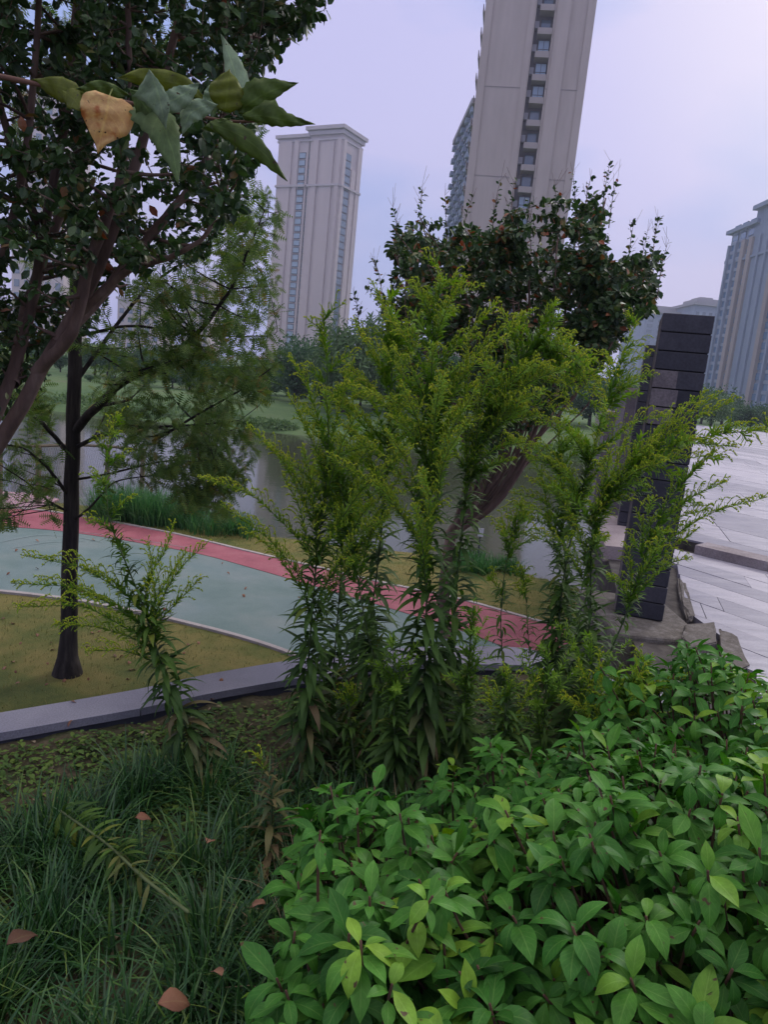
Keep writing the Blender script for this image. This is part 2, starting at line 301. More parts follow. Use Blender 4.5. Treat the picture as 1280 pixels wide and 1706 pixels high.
def yellow_leaf():
    m = leaf_mat('mul_yellow', [(.62, .42, .17), (.72, .50, .22)], rough=.6, trans=.3, vein=.9, patch=.2, mottle=70); t = m.node_tree; nn = t.nodes; l = t.links
    b = [n for n in nn if n.type == 'BSDF_PRINCIPLED'][0]; src = b.inputs['Base Color'].links[0].from_socket
    tcn = nn.new('ShaderNodeTexCoord'); ns = nn.new('ShaderNodeTexNoise'); ns.inputs['Scale'].default_value = 55; ns.inputs['Detail'].default_value = 3; l.new(tcn.outputs['Object'], ns.inputs[0])
    rp = ramp(t, [(0, 0, 0), (1, 1, 1)], [.57, .66]); l.new(ns.outputs[0], rp.inputs[0]); mc = nn.new('ShaderNodeMixRGB'); l.new(rp.outputs[0], mc.inputs[0]); l.new(src, mc.inputs[1]); mc.inputs[2].default_value = (.42, .13, .05, 1)
    l.new(mc.outputs[0], b.inputs['Base Color']); return m
MT['mul_yellow'] = yellow_leaf()
def mat_flat(name, c, rough=.6, metal=0, spec=.4):
    return rough_mat(name, [tuple(k * .85 for k in c), c, tuple(min(1, k * 1.12) for k in c)], 3, rough, .05, .01, spec=spec, metal=metal)

# ------------------------------------------------------------------ terrain
LZ = -0.8          # level of the lawn and paths, below the raised bed
WZ = -2.0          # water
shore = [onz(x, y, LZ) for x, y in [(-160, 800), (0, 824), (90, 835), (330, 868), (430, 888), (560, 908), (700, 922), (860, 950), (1000, 985)]]
SX = np.array([p[0] for p in shore]); SY = np.array([p[1] for p in shore])
o_ = np.argsort(SX); SX = SX[o_]; SY = SY[o_]
SX = np.concatenate([[-80, -20], SX, [6, 60]]); SY = np.concatenate([[18, 13.5], SY, [8, 4]])
def shoreY(x): return np.interp(x, SX, SY)
def farY(x): return 37 + 1.5 * np.sin(x * .09) - .05 * x
def ground_z(x, y):
    a = y - shoreY(x); b = y - farY(x)
    z = np.full_like(x, LZ)
    z = np.where(a > 0, LZ - np.clip(a / 1.6, 0, 1) ** .8 * 2.0, z)
    up = np.interp(b, [-3, 0, 3, 9, 400], [-2.8, -2.02, -1.5, -.95, -.95])
    return np.where(b > -3, up, z)
def grid(name, xs, ys, zf, mat, **k):
    X, Y = np.meshgrid(xs, ys); Z = zf(X, Y); n, m = X.shape
    i = np.arange(n - 1)[:, None] * m; j = np.arange(m - 1)[None]; q = np.stack([i + j, i + j + 1, i + m + j + 1, i + m + j], -1).reshape(-1, 4)
    b = MB(); b.add(np.stack([X, Y, Z], -1).reshape(-1, 3), q); return tag(b.build(name, mat, smooth=True), **k)
xs = np.concatenate([np.linspace(-1800, -90, 12), np.linspace(-80, -12, 35), np.linspace(-11.5, 11.5, 150), np.linspace(12, 80, 35), np.linspace(90, 1800, 12)])
ys = np.concatenate([np.linspace(-60, 1.8, 12), np.linspace(2, 14, 110), np.linspace(14.5, 60, 60), np.linspace(65, 2400, 20)])
# the big sheet carries lawn near, bank grass beyond
gm = MT['lawn']
def ground_mix():
    m, t, b, o = newmat('ground_sheet'); nn = t.nodes; l = t.links
    tcn = nn.new('ShaderNodeTexCoord'); s = nn.new('ShaderNodeSeparateXYZ'); l.new(tcn.outputs['Object'], s.inputs[0])
    def nz(sc, cols, d=8):
        n = nn.new('ShaderNodeTexNoise'); n.inputs['Scale'].default_value = sc; n.inputs['Detail'].default_value = d; n.inputs['Roughness'].default_value = .65; l.new(tcn.outputs['Object'], n.inputs[0])
        r_ = ramp(t, cols, [.28 + .44 * i / (len(cols) - 1) for i in range(len(cols))]); l.new(n.outputs[0], r_.inputs[0]); return r_.outputs[0], n.outputs[0]
    c1, h1 = nz(1.6, [(.07, .10, .03), (.14, .155, .042), (.23, .195, .062), (.17, .165, .05)])
    f, hf = nz(150, [(.25, .25, .25), (.75, .75, .75)], 3)
    mo = nn.new('ShaderNodeMixRGB'); mo.blend_type = 'OVERLAY'; mo.inputs[0].default_value = .8; l.new(c1, mo.inputs[1]); l.new(f, mo.inputs[2])
    c2, h2 = nz(.25, [(.045, .085, .035), (.075, .135, .05), (.11, .17, .065), (.14, .14, .08)])
    mr_ = nn.new('ShaderNodeMapRange'); mr_.inputs[1].default_value = 13; mr_.inputs[2].default_value = 20; l.new(s.outputs[1], mr_.inputs[0])
    mm = nn.new('ShaderNodeMixRGB'); l.new(mr_.outputs[0], mm.inputs[0]); l.new(mo.outputs[0], mm.inputs[1]); l.new(c2, mm.inputs[2]); l.new(mm.outputs[0], b.inputs['Base Color'])
    b.inputs['Roughness'].default_value = .95; b.inputs['Specular IOR Level'].default_value = .2
    bp = nn.new('ShaderNodeBump'); bp.inputs['Strength'].default_value = .9; bp.inputs['Distance'].default_value = .02; l.new(hf, bp.inputs['Height']); l.new(bp.outputs[0], b.inputs['Normal'])
    return m
grid('ground', xs, ys, ground_z, ground_mix(), kind='structure')

def water_mat():
    m, t, b, o = newmat('water'); nn = t.nodes; l = t.links
    b.inputs['Base Color'].default_value = (.05, .056, .032, 1); b.inputs['Roughness'].default_value = .09; b.inputs['IOR'].default_value = 1.33; b.inputs['Specular IOR Level'].default_value = .32
    tcn = nn.new('ShaderNodeTexCoord'); mpn = nn.new('ShaderNodeMapping'); mpn.inputs['Scale'].default_value = (.5, 1.6, 1); l.new(tcn.outputs['Object'], mpn.inputs[0])
    ns = nn.new('ShaderNodeTexNoise'); ns.inputs['Scale'].default_value = 1.6; ns.inputs['Detail'].default_value = 3; l.new(mpn.outputs[0], ns.inputs[0])
    bp = nn.new('ShaderNodeBump'); bp.inputs['Strength'].default_value = .035; bp.inputs['Distance'].default_value = .1; l.new(ns.outputs[0], bp.inputs['Height']); l.new(bp.outputs[0], b.inputs['Normal'])
    return m
b = MB(); b.add([(-300, 4, WZ), (120, 4, WZ), (120, 60, WZ), (-300, 60, WZ)], [[0, 1, 2, 3]]); tag(b.build('water', water_mat()), kind='structure')

# kerb wall line (world), top at z=.10
KT = .10
kn = [onz(x, y, KT) for x, y in [(-250, 1262), (0, 1221), (120, 1200), (225, 1182), (350, 1155), (480, 1132), (640, 1110), (760, 1106), (870, 1108), (940, 1128), (1000, 1165)]]
kf = [onz(x, y, KT) for x, y in [(-250, 1228), (0, 1187), (120, 1167), (225, 1149), (350, 1122), (480, 1100), (640, 1081), (760, 1076), (870, 1078), (945, 1096), (1010, 1130)]]
kn = [np.array([kn[0][0] - 3, kn[0][1] - 1.6, KT])] + kn + [np.array([1.50, 3.2, KT])]
kf = [np.array([kf[0][0] - 3.1, kf[0][1] - 1.5, KT])] + kf + [np.array([1.60, 3.35, KT])]
def resample(P, n):
    P = np.array(P); d = np.concatenate([[0], np.cumsum(np.linalg.norm(np.diff(P, axis=0), axis=1))]); s = np.linspace(0, d[-1], n)
    return np.stack([np.interp(s, d, P[:, i]) for i in range(P.shape[1])], -1)
KN = resample(kn, 80); KF = resample(kf, 80)
bx = MB(); bs = MB()
nb = 9; per = len(KN) // nb
for i in range(nb + 1):
    a, e = i * per, min((i + 1) * per, len(KN) - 1)
    if e <= a: continue
    s1 = KN[a:e + 1].copy(); s2 = KF[a:e + 1].copy(); s1[0] += (s1[1] - s1[0]) * .06; s2[0] += (s2[1] - s2[0]) * .06
    bx.prism([tuple(p[:2]) for p in s1] + [tuple(p[:2]) for p in s2[::-1]], KT - .032, KT, rnd=rng.random())
c_ = [(p * .94 + q_ * .06)[:2] for p, q_ in zip(KN, KF)]; d_ = [(p * .06 + q_ * .94)[:2] for p, q_ in zip(KN, KF)]
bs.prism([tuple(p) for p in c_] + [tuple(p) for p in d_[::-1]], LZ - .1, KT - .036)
kr = empty('low_garden_wall', (KN[40][0], KN[40][1], 0), label='long low grey granite topped wall curving between the planting bed and the lawn', cat='garden wall')
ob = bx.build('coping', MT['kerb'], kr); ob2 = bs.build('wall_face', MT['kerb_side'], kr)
mod = ob.modifiers.new('b', 'BEVEL'); mod.width = .006; mod.segments = 2; mod.limit_method = 'ANGLE'

# planting bed in front of the kerb wall
_o = np.argsort(KN[:, 0])
def kerbY(x): return np.interp(x, KN[_o, 0], KN[_o, 1])
bxs = np.linspace(-5.2, 2.6, 240); bv = np.linspace(0, 1, 150)
X, Vv = np.meshgrid(bxs, bv); Y = -6 + (kerbY(X) + .02 + 6) * (1 - (1 - Vv) ** 2.2)
def lump(x, y):
    return .018 * np.sin(x * 7 + 1.3 * np.sin(y * 5)) * np.cos(y * 6.3 + x) + .012 * np.sin(x * 19 + y * 13) * np.cos(y * 23 - x * 5) + .006 * np.sin(x * 51) * np.sin(y * 47)
def bed_z(x, y): return lump(x, y) - .012 + .055 * np.exp(-((kerbY(x) - y) / .45) ** 2)
Z = bed_z(X, Y)
n, m = X.shape; i = np.arange(n - 1)[:, None] * m; j = np.arange(m - 1)[None]; q = np.stack([i + j, i + j + 1, i + m + j + 1, i + m + j], -1).reshape(-1, 4)
b = MB(); b.add(np.stack([X, Y, Z], -1).reshape(-1, 3), q); tag(b.build('planting_bed', MT['soil'], smooth=True), kind='structure')

# paths on the lawn
def smooth_line(P, n=60, z=None):
    P = np.array(P, float); d = np.concatenate([[0], np.cumsum(np.linalg.norm(np.diff(P, axis=0), axis=1))]); s = np.linspace(0, d[-1], n)
    Q = np.stack([np.interp(s, d, P[:, i]) for i in range(P.shape[1])], -1)
    for _ in range(3): Q[1:-1] = (Q[:-2] + 2 * Q[1:-1] + Q[2:]) / 4
    return Q
def L2(px): return smooth_line([onz(x, y, LZ) for x, y in px])
g_near = L2([(-500, 960), (0, 985), (130, 1000), (280, 1030), (400, 1060), (470, 1082), (600, 1135), (760, 1220)])
g_far = L2([(-500, 850), (0, 878), (100, 885), (200, 900), (340, 925), (480, 965), (600, 1000), (700, 1030), (800, 1062), (1000, 1150), (1060, 1190)])
r_far = L2([(-500, 820), (0, 848), (60, 850), (180, 870), (300, 893), (400, 918), (560, 955), (640, 975), (760, 998), (850, 1025), (1000, 1066), (1100, 1095)])
def strip(A, B, z, name, mat):
    b = MB(); n = len(A); V = np.vstack([np.c_[A[:, :2], np.full(n, z)], np.c_[B[:, :2], np.full(n, z)]])
    b.add(V, [[i, i + 1, n + i + 1, n + i] for i in range(n - 1)]); return tag(b.build(name, mat), kind='structure')
strip(g_near, g_far, LZ + .008, 'green_path', MT['green_path']); strip(g_far, r_far, LZ + .012, 'red_path', MT['red_path'])
def offset(A, d):
    T = np.gradient(A[:, :2], axis=0); T /= np.linalg.norm(T, axis=1, keepdims=True); o = A.copy(); o[:, 0] -= T[:, 1] * d; o[:, 1] += T[:, 0] * d; return o
def kerbstrip(A, d, name):
    B = offset(A, d); b = MB(); n = len(A); z0, z1 = LZ - .05, LZ + .022
    V = np.vstack([np.c_[A[:, :2], np.full(n, z0)], np.c_[A[:, :2], np.full(n, z1)], np.c_[B[:, :2], np.full(n, z1)], np.c_[B[:, :2], np.full(n, z0)]])
    q = []
    for i in range(n - 1):
        for k in range(3): q.append([k * n + i, k * n + i + 1, (k + 1) * n + i + 1, (k + 1) * n + i])
    b.add(V, q); tag(b.build(name, MT['edging']), kind='structure')
kerbstrip(r_far, .05, 'path_edging'); kerbstrip(g_near, -.05, 'path_edging')
# pale pink paved spur to the riverside fence
sp_ = [onz(x, y, LZ) for x, y in [(-300, 838), (52, 851), (98, 832), (60, 822), (-300, 806)]]
b = MB(); b.prism(sp_, LZ - .02, LZ + .006); tag(b.build('paved_spur', MT['pink_path']), kind='structure')
for px in ([(-60, 871), (0, 872), (12, 876), (4, 881), (-60, 884)],):
    pp = [onz(x, y, LZ) for x, y in px]; b = MB(); b.prism(pp, LZ - .02, LZ + .03); tag(b.build('lawn_island', MT['lawn']), kind='structure')
# chalky scribbles on the green surface
b = MB()
for P in ([(0, 905), (60, 893), (120, 895), (170, 905)], [(20, 915), (80, 905), (140, 903)], [(130, 888), (170, 893), (210, 905)], [(210, 899), (260, 906), (320, 916)]):
    A = smooth_line([onz(x, y, LZ) for x, y in P], 24); B = offset(A, .012); n = 24
    b.add(np.vstack([np.c_[A[:, :2], np.full(n, LZ + .016)], np.c_[B[:, :2], np.full(n, LZ + .016)]]), [[i, i + 1, n + i + 1, n + i] for i in range(n - 1)])
tag(b.build('faded_path_markings', rough_mat('chalk', [(.14, .21, .19), (.30, .34, .33)], 25, .8)), kind='structure')
# ------------------------------------------------------------------ stone plaza on the right
UD = np.array([-.55, .835]); WD = np.array([.28, .96])
edge = [onz(x, y, 0)[:2] for x, y in [(1210, 1700), (1225, 1400), (1232, 1240), (1245, 1150), (1245, 1115), (1200, 1062), (1150, 1034), (1134, 985), (1129, 950)]]
base_poly = [(1.25, -3), (1.45, 2.0), (1.60, 3.9), (1.70, 4.7), (2.55, 8.6), (14.2, 49), (75, 49), (75, -3)]
b = MB(); b.prism(base_poly, -3.2, -.045); tag(b.build('plaza_base', MT['bedding']), kind='structure')
EY = np.array([p[1] for p in edge]); EX = np.array([p[0] for p in edge])
def plaza_left(y): return np.where(y < EY[-1], np.interp(y, EY, EX), np.interp(y, [EY[-1], 8.6, 49], [EX[-1] + .02, 2.78, 14.5]))
s1 = onz(1156, 922, 0)[:2]; s2 = onz(1280, 952, 0)[:2]; sdir = (s2 - s1) / np.linalg.norm(s2 - s1); snor = np.array([-sdir[1], sdir[0]])
if snor[1] < 0: snor = -snor
def clip(P, q, n_):
    out_ = []
    for i in range(len(P)):
        A_, B_ = P[i - 1], P[i]; da, db = (A_ - q) @ n_, (B_ - q) @ n_
        if (da > 0) != (db > 0): out_.append(A_ + (B_ - A_) * da / (da - db))
        if db > 0: out_.append(B_)
    return out_
def slabs(name, z, far, rw, lens, amax):
    b = MB(); g = .004 if not far else .005
    M2 = np.array([UD, WD])
    for k in range(int(-40 / rw), int(60 / rw)):
        a = -amax + rng.random() * .6
        while a < amax:
            ln = rng.uniform(*lens); c = M2.T @ np.array([a + ln / 2, (k + .5) * rw]) + s1
            side = (c - s1) @ snor
            ok = (side > -.3 if far else side < .4) and c[0] > plaza_left(c[1]) - ln * .6 and -1 < c[1] < 48.2 and c[0] < 70
            if ok:
                P = [M2.T @ np.array([a + da, k * rw + dc]) + s1 for da, dc in ((g, g), (ln - g, g), (ln - g, rw - g), (g, rw - g))]
                P = clip(P, s1 - snor * .004, -snor) if not far else clip(P, s1 + snor * .305, snor)
                yl = c[1]; pl = np.array([float(plaza_left(yl)) + (.03 if not far else .28), yl]); tg = np.array([float(plaza_left(yl + .15) - plaza_left(yl - .15)), .3]); tg /= np.linalg.norm(tg)
                if len(P) > 2: P = clip(P, pl + rng.normal(0, .015, 2), np.array([tg[1], -tg[0]]))
                if len(P) < 3: a += ln; continue
                dz = rng.normal(0, .0012); b.prism([tuple(p) for p in P], z - .06, z + dz, rnd=rng.random())
            a += ln
    o = b.build(name, MT['slab']); return tag(o, kind='structure')
slabs('plaza_paving', 0.0, False, .42, (.7, 1.7), 9)
slabs('upper_plaza_paving', .075, True, .95, (1.6, 3.6), 60)
b = MB(); ax = np.array([[sdir[0], sdir[1], 0], [snor[0], snor[1], 0], [0, 0, 1]])
for k in range(-2, 14):
    c = s1 + sdir * (k * 1.5 + .75) + snor * .15
    if c[0] < plaza_left(c[1]) + .35: continue
    b.box((c[0], c[1], .045), (1.488, .30, .09), ax, A=(0, 0, rng.random()))
st = tag(b.build('step_edge', rough_mat('step_stone', [(.16, .13, .13), (.27, .23, .235), (.34, .30, .31)], 4, .8, .3, .006, fine=(60, .5), rnd=.2)), kind='structure')
b = MB(); b.prism([tuple(s1 + sdir * -1 + snor * .3), tuple(s1 + sdir * 40 + snor * .3), (75, 49), (14.6, 49), (2.6, 8.6)], -.06, .055); tag(b.build('upper_bedding', MT['bedding']), kind='structure')
# pink coping on the river side of the plaza wall
cr_ = empty('plaza_wall_coping', (2.3, 7.6, 0), label='pinkish stone coping on the plaza retaining wall beside the water', cat='wall coping'); b = MB()
for y0 in np.arange(6.9, 40, 1.2):
    x0 = np.interp(y0, [4.7, 8.6, 49], [1.70, 2.55, 14.2]); x1 = np.interp(y0 + 1.18, [4.7, 8.6, 49], [1.70, 2.55, 14.2])
    b.prism([(x0 - .05, y0), (x0 + .3, y0), (x1 + .3, y0 + 1.18), (x1 - .05, y0 + 1.18)], -.068, .085, rnd=rng.random())
b.build('coping_stone', MT['cap'], cr_)

# broken stones at the ragged edge
def stone(px, z0, z1, label, mat='mortar', jit=.012):
    P = [onz(x, y, z1)[:2] for x, y in px]; b = MB(); b.prism([tuple(p) for p in P], z0, z1)
    c = np.mean(P, axis=0); o = b.build('broken_stone', MT[mat])
    bm = bmesh.new(); bm.from_mesh(o.data); bmesh.ops.remove_doubles(bm, verts=bm.verts, dist=1e-4)
    bmesh.ops.dissolve_limit(bm, angle_limit=.05, verts=bm.verts, edges=bm.edges)
    bmesh.ops.bevel(bm, geom=list(bm.edges), offset=.008, segments=2, affect='EDGES'); bmesh.ops.triangulate(bm, faces=bm.faces)
    bmesh.ops.subdivide_edges(bm, edges=[e for e in bm.edges if e.calc_length() > .05], cuts=2, use_grid_fill=True)
    for v in bm.verts: v.co += Vector(rng.normal(0, jit * .35, 3))
    bm.to_mesh(o.data); bm.free(); return tag(o, label, 'stone')
stone([(1143, 1040), (1192, 1036), (1196, 1070), (1150, 1078), (1138, 1060)], -.07, .045, 'pale speckled broken stone next to the slate pillar footing')
stone([(1199, 1046), (1232, 1062), (1250, 1108), (1215, 1122), (1200, 1090)], -.09, .01, 'brown jagged stone at the broken edge of the paving')
stone([(1131, 962), (1143, 972), (1160, 1026), (1147, 1030), (1136, 1000)], -.07, .004, 'narrow grey stone strip along the crack beside the tall slate pillar')
stone([(1150, 1084), (1195, 1078), (1200, 1110), (1160, 1120)], -.10, -.02, 'dull brown stone lump below the speckled stone')

# slate clad pillars
def pillar(cx, cy, rz, H, label, patch=False, w=.315, dpt=.42, n=17, group=None):
    t = empty('slate_pillar', (cx, cy, 0), rz, label=label, cat='pillar', group=group)
    def part(name, mb, mat, lab=None):
        o = mb.build(name, MT[mat]); o.parent = t
        if lab: o['label'] = lab
        return o
    b = MB(); b.box((0, 0, H / 2 - .01), (w - .016, dpt - .016, H - .02)); part('core', b, 'joint')
    h = H / n
    for k in range(n):
        b = MB(); z0 = k * h; jx, jy = rng.normal(0, .0015, 2); b.box((jx, jy, z0 + h / 2), (w, dpt, h - .007), A=(0, 0, rng.random()))
        o = part('slate_block', b, 'slate'); mod = o.modifiers.new('b', 'BEVEL'); mod.width = .003; mod.segments = 1
    if patch:
        for z0, z1, x0, x1 in ((n - 4, n - 3, -.5, -.02), (n - 5, n - 4, -.5, .04), (n - 6, n - 5, -.5, .0)):
            b = MB(); b.box((w * (x0 + x1) / 2 - .001, -dpt / 2 - .0045, h * (z0 + z1) / 2), (w * (x1 - x0) - .003, .006, h - .009)); part('plaster_patch', b, 'plaster', 'smeared grey plaster patch')
    b = MB(); b.box((-w / 2 - .0045, 0, H / 2), (.006, dpt - .01, H - .05)); part('side_render', b, 'plaster')
    return t
pa = at(1125, 522, 4.95); pb = at(1206, 527, 4.95); PH = float((pa[2] + pb[2]) / 2)
pc = (pa[:2] + pb[:2]) / 2
PR = R(-17)
pillar(pc[0], pc[1] + .2, PR, PH, 'tall dark slate clad pillar with a grey plaster patch, nearest of the row at the plaza edge', True, w=float(pb[0] - pa[0]))
for (x, y, dark), lab in zip([(1112, 580, 1), (1101, 603, 1)], ['middle slate pillar of the row, its edge showing left of the tall front pillar', 'farthest slate pillar of the row, mostly hidden behind the other two']):
    Y = 1232 * (PH - 1.5) / (664 - y) * .99; c = at(x, y, Y); pillar(c[0], c[1] + .2, PR, PH, lab, n=17, w=.30)
ft = empty('pillar_footing', (pc[0], pc[1] + .2, 0), label='rough concrete footing block under the nearest slate pillar', cat='footing')
b = MB(); b.box((pc[0] - .02, pc[1] + .12, -.42), (.62, 1.0, .83)); fo = b.build('block', MT['mortar'], ft)
m_ = fo.modifiers.new('b', 'BEVEL'); m_.width = .02; m_.segments = 2
# rendered wall panels between the pillars (left)
def wallthing(px0, px1, ytop, Y, zb, label, mat, th=.18, cap=True):
    a = at(px0, ytop, Y); c = at(px1, ytop + (px1 - px0) * .099, Y); t = empty('gate_wall', ((a[0] + c[0]) / 2, Y, 0), label=label, cat='wall')
    b = MB(); b.box(((a[0] + c[0]) / 2, Y, (zb + a[2]) / 2), (c[0] - a[0], th, a[2] - zb)); b.build('wall_panel', MT[mat], t)
    if cap: b = MB(); b.box(((a[0] + c[0]) / 2, Y, a[2] + .025), (c[0] - a[0] + .05, th + .06, .046)); b.build('coping', MT['cap'], t)
wallthing(1040, 1086, 652, 8.9, 0, 'purplish grey rendered wall post just left of the slate pillars', 'render', .3)
wallthing(1008, 1040, 690, 9.4, 0, 'low rendered wall end behind the goldenrod, beside the wall post', 'render')

# ------------------------------------------------------------------ towers
MT['tan'] = rough_mat('tan_wall', [(.40, .335, .305), (.43, .365, .335), (.46, .39, .36)], .35, .9, .05, .02, fine=(1.2, .12), stretch=(1, 1, .2))
MT['shaded_tan'] = mat_flat('shaded_plaster', (.13, .11, .12), .9); MT['tan2'] = rough_mat('tan_trim', [(.32, .275, .265), (.37, .32, .30)], .1, .9, .05, .02)  # plaster colour darkened to carry the window slot's shade
MT['pinkwall'] = rough_mat('pink_wall', [(.50, .42, .42), (.55, .455, .44), (.60, .50, .48)], .2, .9, .05, .02, stretch=(1, 1, .1))
MT['pinktrim'] = rough_mat('pink_trim', [(.46, .40, .41), (.50, .44, .45)], .1, .9, .05, .02)
MT['greywall'] = rough_mat('grey_wall', [(.27, .26, .28), (.33, .31, .33)], .1, .9, .05, .02)
MT['bluewall'] = rough_mat('blue_wall', [(.21, .26, .35), (.27, .32, .41)], .1, .9, .05, .02)
def glass(name, c, r=.12):
    m, t, b, o = newmat(name); b.inputs['Base Color'].default_value = (*c, 1); b.inputs['Roughness'].default_value = r; b.inputs['Specular IOR Level'].default_value = .9; b.inputs['IOR'].default_value = 1.6; return m
MT['glass'] = glass('window_glass', (.09, .14, .19)); MT['glass_light'] = glass('light_glass', (.24, .34, .42), .2); MT['glass_blue'] = glass('blue_glass', (.08, .18, .32), .25); MT['dark'] = mat_flat('dark_recess', (.05, .045, .055), .8)
MT['frame'] = mat_flat('window_frame', (.06, .06, .075), .5)
def local(t):
    """part(name, boxes, mat): boxes = ((cx,cy,cz),(sx,sy,sz)) in the thing's own axes"""
    def part(name, boxes, mat, parent=None, lab=None, kind=None):
        b = MB()
        for c, s in boxes: b.box(c, s)
        o = b.build(name, MT[mat]); o.parent = parent or t
        if lab: o['label'] = lab
        if kind: o['kind'] = kind
        return o
    return part
def clone(o, loc, parent):
    c = o.copy(); COL.objects.link(c); c.parent = parent; c.location = loc
    for k in o.children:
        d = k.copy(); COL.objects.link(d); d.parent = c
    return c
# 1: the big tan tower
Y1 = 115.0; a = at(772, 350, Y1); c = at(947, 345, Y1); W1 = float(c[0] - a[0]); X1 = float(a[0]); H1 = 99; B1 = -1.0; D1 = 15
t = empty('apartment_tower', (X1 + W1 / 2, Y1, B1), R(-7.5), label='tallest tan apartment tower running out of the top of the picture, one dark window column', cat='apartment tower')
p = local(t); hx = W1 / 2
sl0, sl1 = -hx + .468 * W1, -hx + .635 * W1
w1 = p('wall', [((-hx + .234 * W1, D1 / 2, H1 / 2), (.468 * W1, D1, H1)), ((-hx + .8175 * W1, D1 / 2, H1 / 2), (.365 * W1, D1, H1))], 'tan'); p('recess_wall', [(((sl0 + sl1) / 2, D1 / 2 + .95, H1 / 2), (sl1 - sl0, D1 - 1.9, H1))], 'shaded_tan')  # recess back wall gets the slot's shade in its colour
p('pilaster', [((-hx + .035 * W1, -.12, H1 / 2), (.07 * W1, .24, H1)), ((-hx + .43 * W1, -.07, H1 / 2), (.05 * W1, .14, H1))], 'tan')
p('pilaster', [((-hx + .72 * W1, -.16, H1 / 2), (.12 * W1, .32, H1)), ((-hx + .965 * W1, -.1, H1 / 2), (.07 * W1, .2, H1))], 'tan')
for z in np.arange(8, H1, 12): p('belt_course', [((-hx + .234 * W1, -.03, z), (.468 * W1, .06, .10)), ((-hx + .8175 * W1, -.03, z), (.365 * W1, .06, .10))], 'tan2')
p('cornice', [((0, D1 / 2, H1 + .5), (W1 + 1.6, D1 + 1.6, 1.0)), ((0, D1 / 2, H1 + 1.4), (W1 - 2, D1 - 2, .8))], 'tan2')
sw = sl1 - sl0; mx_ = (sl0 + sl1) / 2; fh = 3.0; protoW = protoG = protoB = None
for k in range(33):
    z = k * fh
    big = (k % 7) in (0, 1, 2)
    if big:
        if protoG is None:
            protoG = p('window', [((.35, 1.2, 1.5), (sw * .62, .12, 2.5))], 'frame'); q_ = MB(); [q_.box((.35 + dx, 1.12, 1.5 + dz), (sw * .27, .06, 1.05)) for dx in (-sw * .15, sw * .15) for dz in (-.58, .58)]; g_ = q_.build('pane', MT['glass_light']); g_.parent = protoG; protoG.location = (mx_, 0, z)
        else: clone(protoG, (mx_, 0, z), t)
    else:
        if protoW is None:
            protoW = p('window', [((.3, 1.84, 1.5), (sw * .56, .1, 2.3))], 'frame'); q_ = MB(); q_.box((.3, 1.77, 1.5), (sw * .50, .06, 2.1)); g_ = q_.build('pane', MT['glass']); g_.parent = protoW; protoW.location = (mx_, 0, z)
        else: clone(protoW, (mx_, 0, z), t)
    if protoB is None:
        protoB = p('balcony', [((.25, .8, .1), (sw - .55, 2.0, .22)), ((.25, -.14, .5), (sw - .55, .12, .6)), ((sw / 2 - .14, .8, .5), (.12, 1.9, .6))], 'tan2')
        q_ = MB(); q_.box((-sw / 2 + .35, 1.3, 1.6), (.6, .8, .9)); g_ = q_.build('air_conditioner', MT['greywall']); g_.parent = protoB; protoB.location = (mx_, 0, z)
    else: clone(protoB, (mx_, 0, z), t)
sb = None
for k in range(33):
    if sb is None: sb = p('side_balcony', [((-hx - .2, 3, .1), (.4, 4, .2)), ((-hx - .35, 3, .6), (.1, 4, .9))], 'tan2')
    else: clone(sb, (0, 0, k * fh), t)
# 2: tower behind it, seen along its left flank
nf_ = at(792, 180, 172); ff_ = at(762, 236, 200); Zf = float(ff_[2] + nf_[2]) / 2 + 1; rzf = math.atan2(ff_[1] - nf_[1], ff_[0] - nf_[0]) - math.pi / 2; LF = float(np.hypot(*(ff_ - nf_)[:2]))
t = empty('apartment_tower', (nf_[0], nf_[1], -1), rzf, label='blue grey tower with a dark cornice, half hidden behind the tallest tan tower', cat='apartment tower'); p = local(t)
p('wall', [((5, LF / 2, Zf / 2), (10, LF, Zf))], 'bluewall'); p('cornice', [((5, LF / 2, Zf + .5), (12, LF + 2, 1.1)), ((5, LF / 2, Zf - 3), (11, LF + 1, .5))], 'greywall'); p('roof', [((5, LF / 2, Zf + 2.6), (7, LF - 7, 3))], 'bluewall')
pw = None
for k in range(int(Zf / 3) - 1):
    for j in range(4):
        loc = (0, LF * (j + .5) / 4, 3 + k * 3)
        if pw is None:
            pw = p('window', [((-.1, 0, 0), (.25, 4.2, 2.0))], 'frame'); q_ = MB(); q_.box((-.26, 0, 0), (.08, 3.8, 1.7)); g_ = q_.build('pane', MT['glass_light']); g_.parent = pw; pw.location = loc
        else: clone(pw, loc, t)
p('balcony', [((-.45, LF * j / 4, 2 + k * 3), (1.0, 2.2, 1.0)) for j in range(5) for k in range(int(Zf / 3))], 'bluewall', kind='stuff')
# 3: pink cornered tower at the left
D3 = 300.0; cc = at(573, 215, D3); H3 = float(cc[2]) + 1; A3 = R(63)
dl = np.array([-math.sin(A3), math.cos(A3)]); dr = np.array([math.cos(A3), math.sin(A3)])
def solve(px, d, y=300):
    lo, hi = 1, 90
    for _ in range(40):
        mid = (lo + hi) / 2; X = proj([cc[0] + d[0] * mid, cc[1] + d[1] * mid, cc[2]])[0]
        if (X - px) * (1 if d[0] > 0 else -1) < 0: lo = mid
        else: hi = mid
    return mid
L3, R3 = solve(466, dl), solve(604, dr)
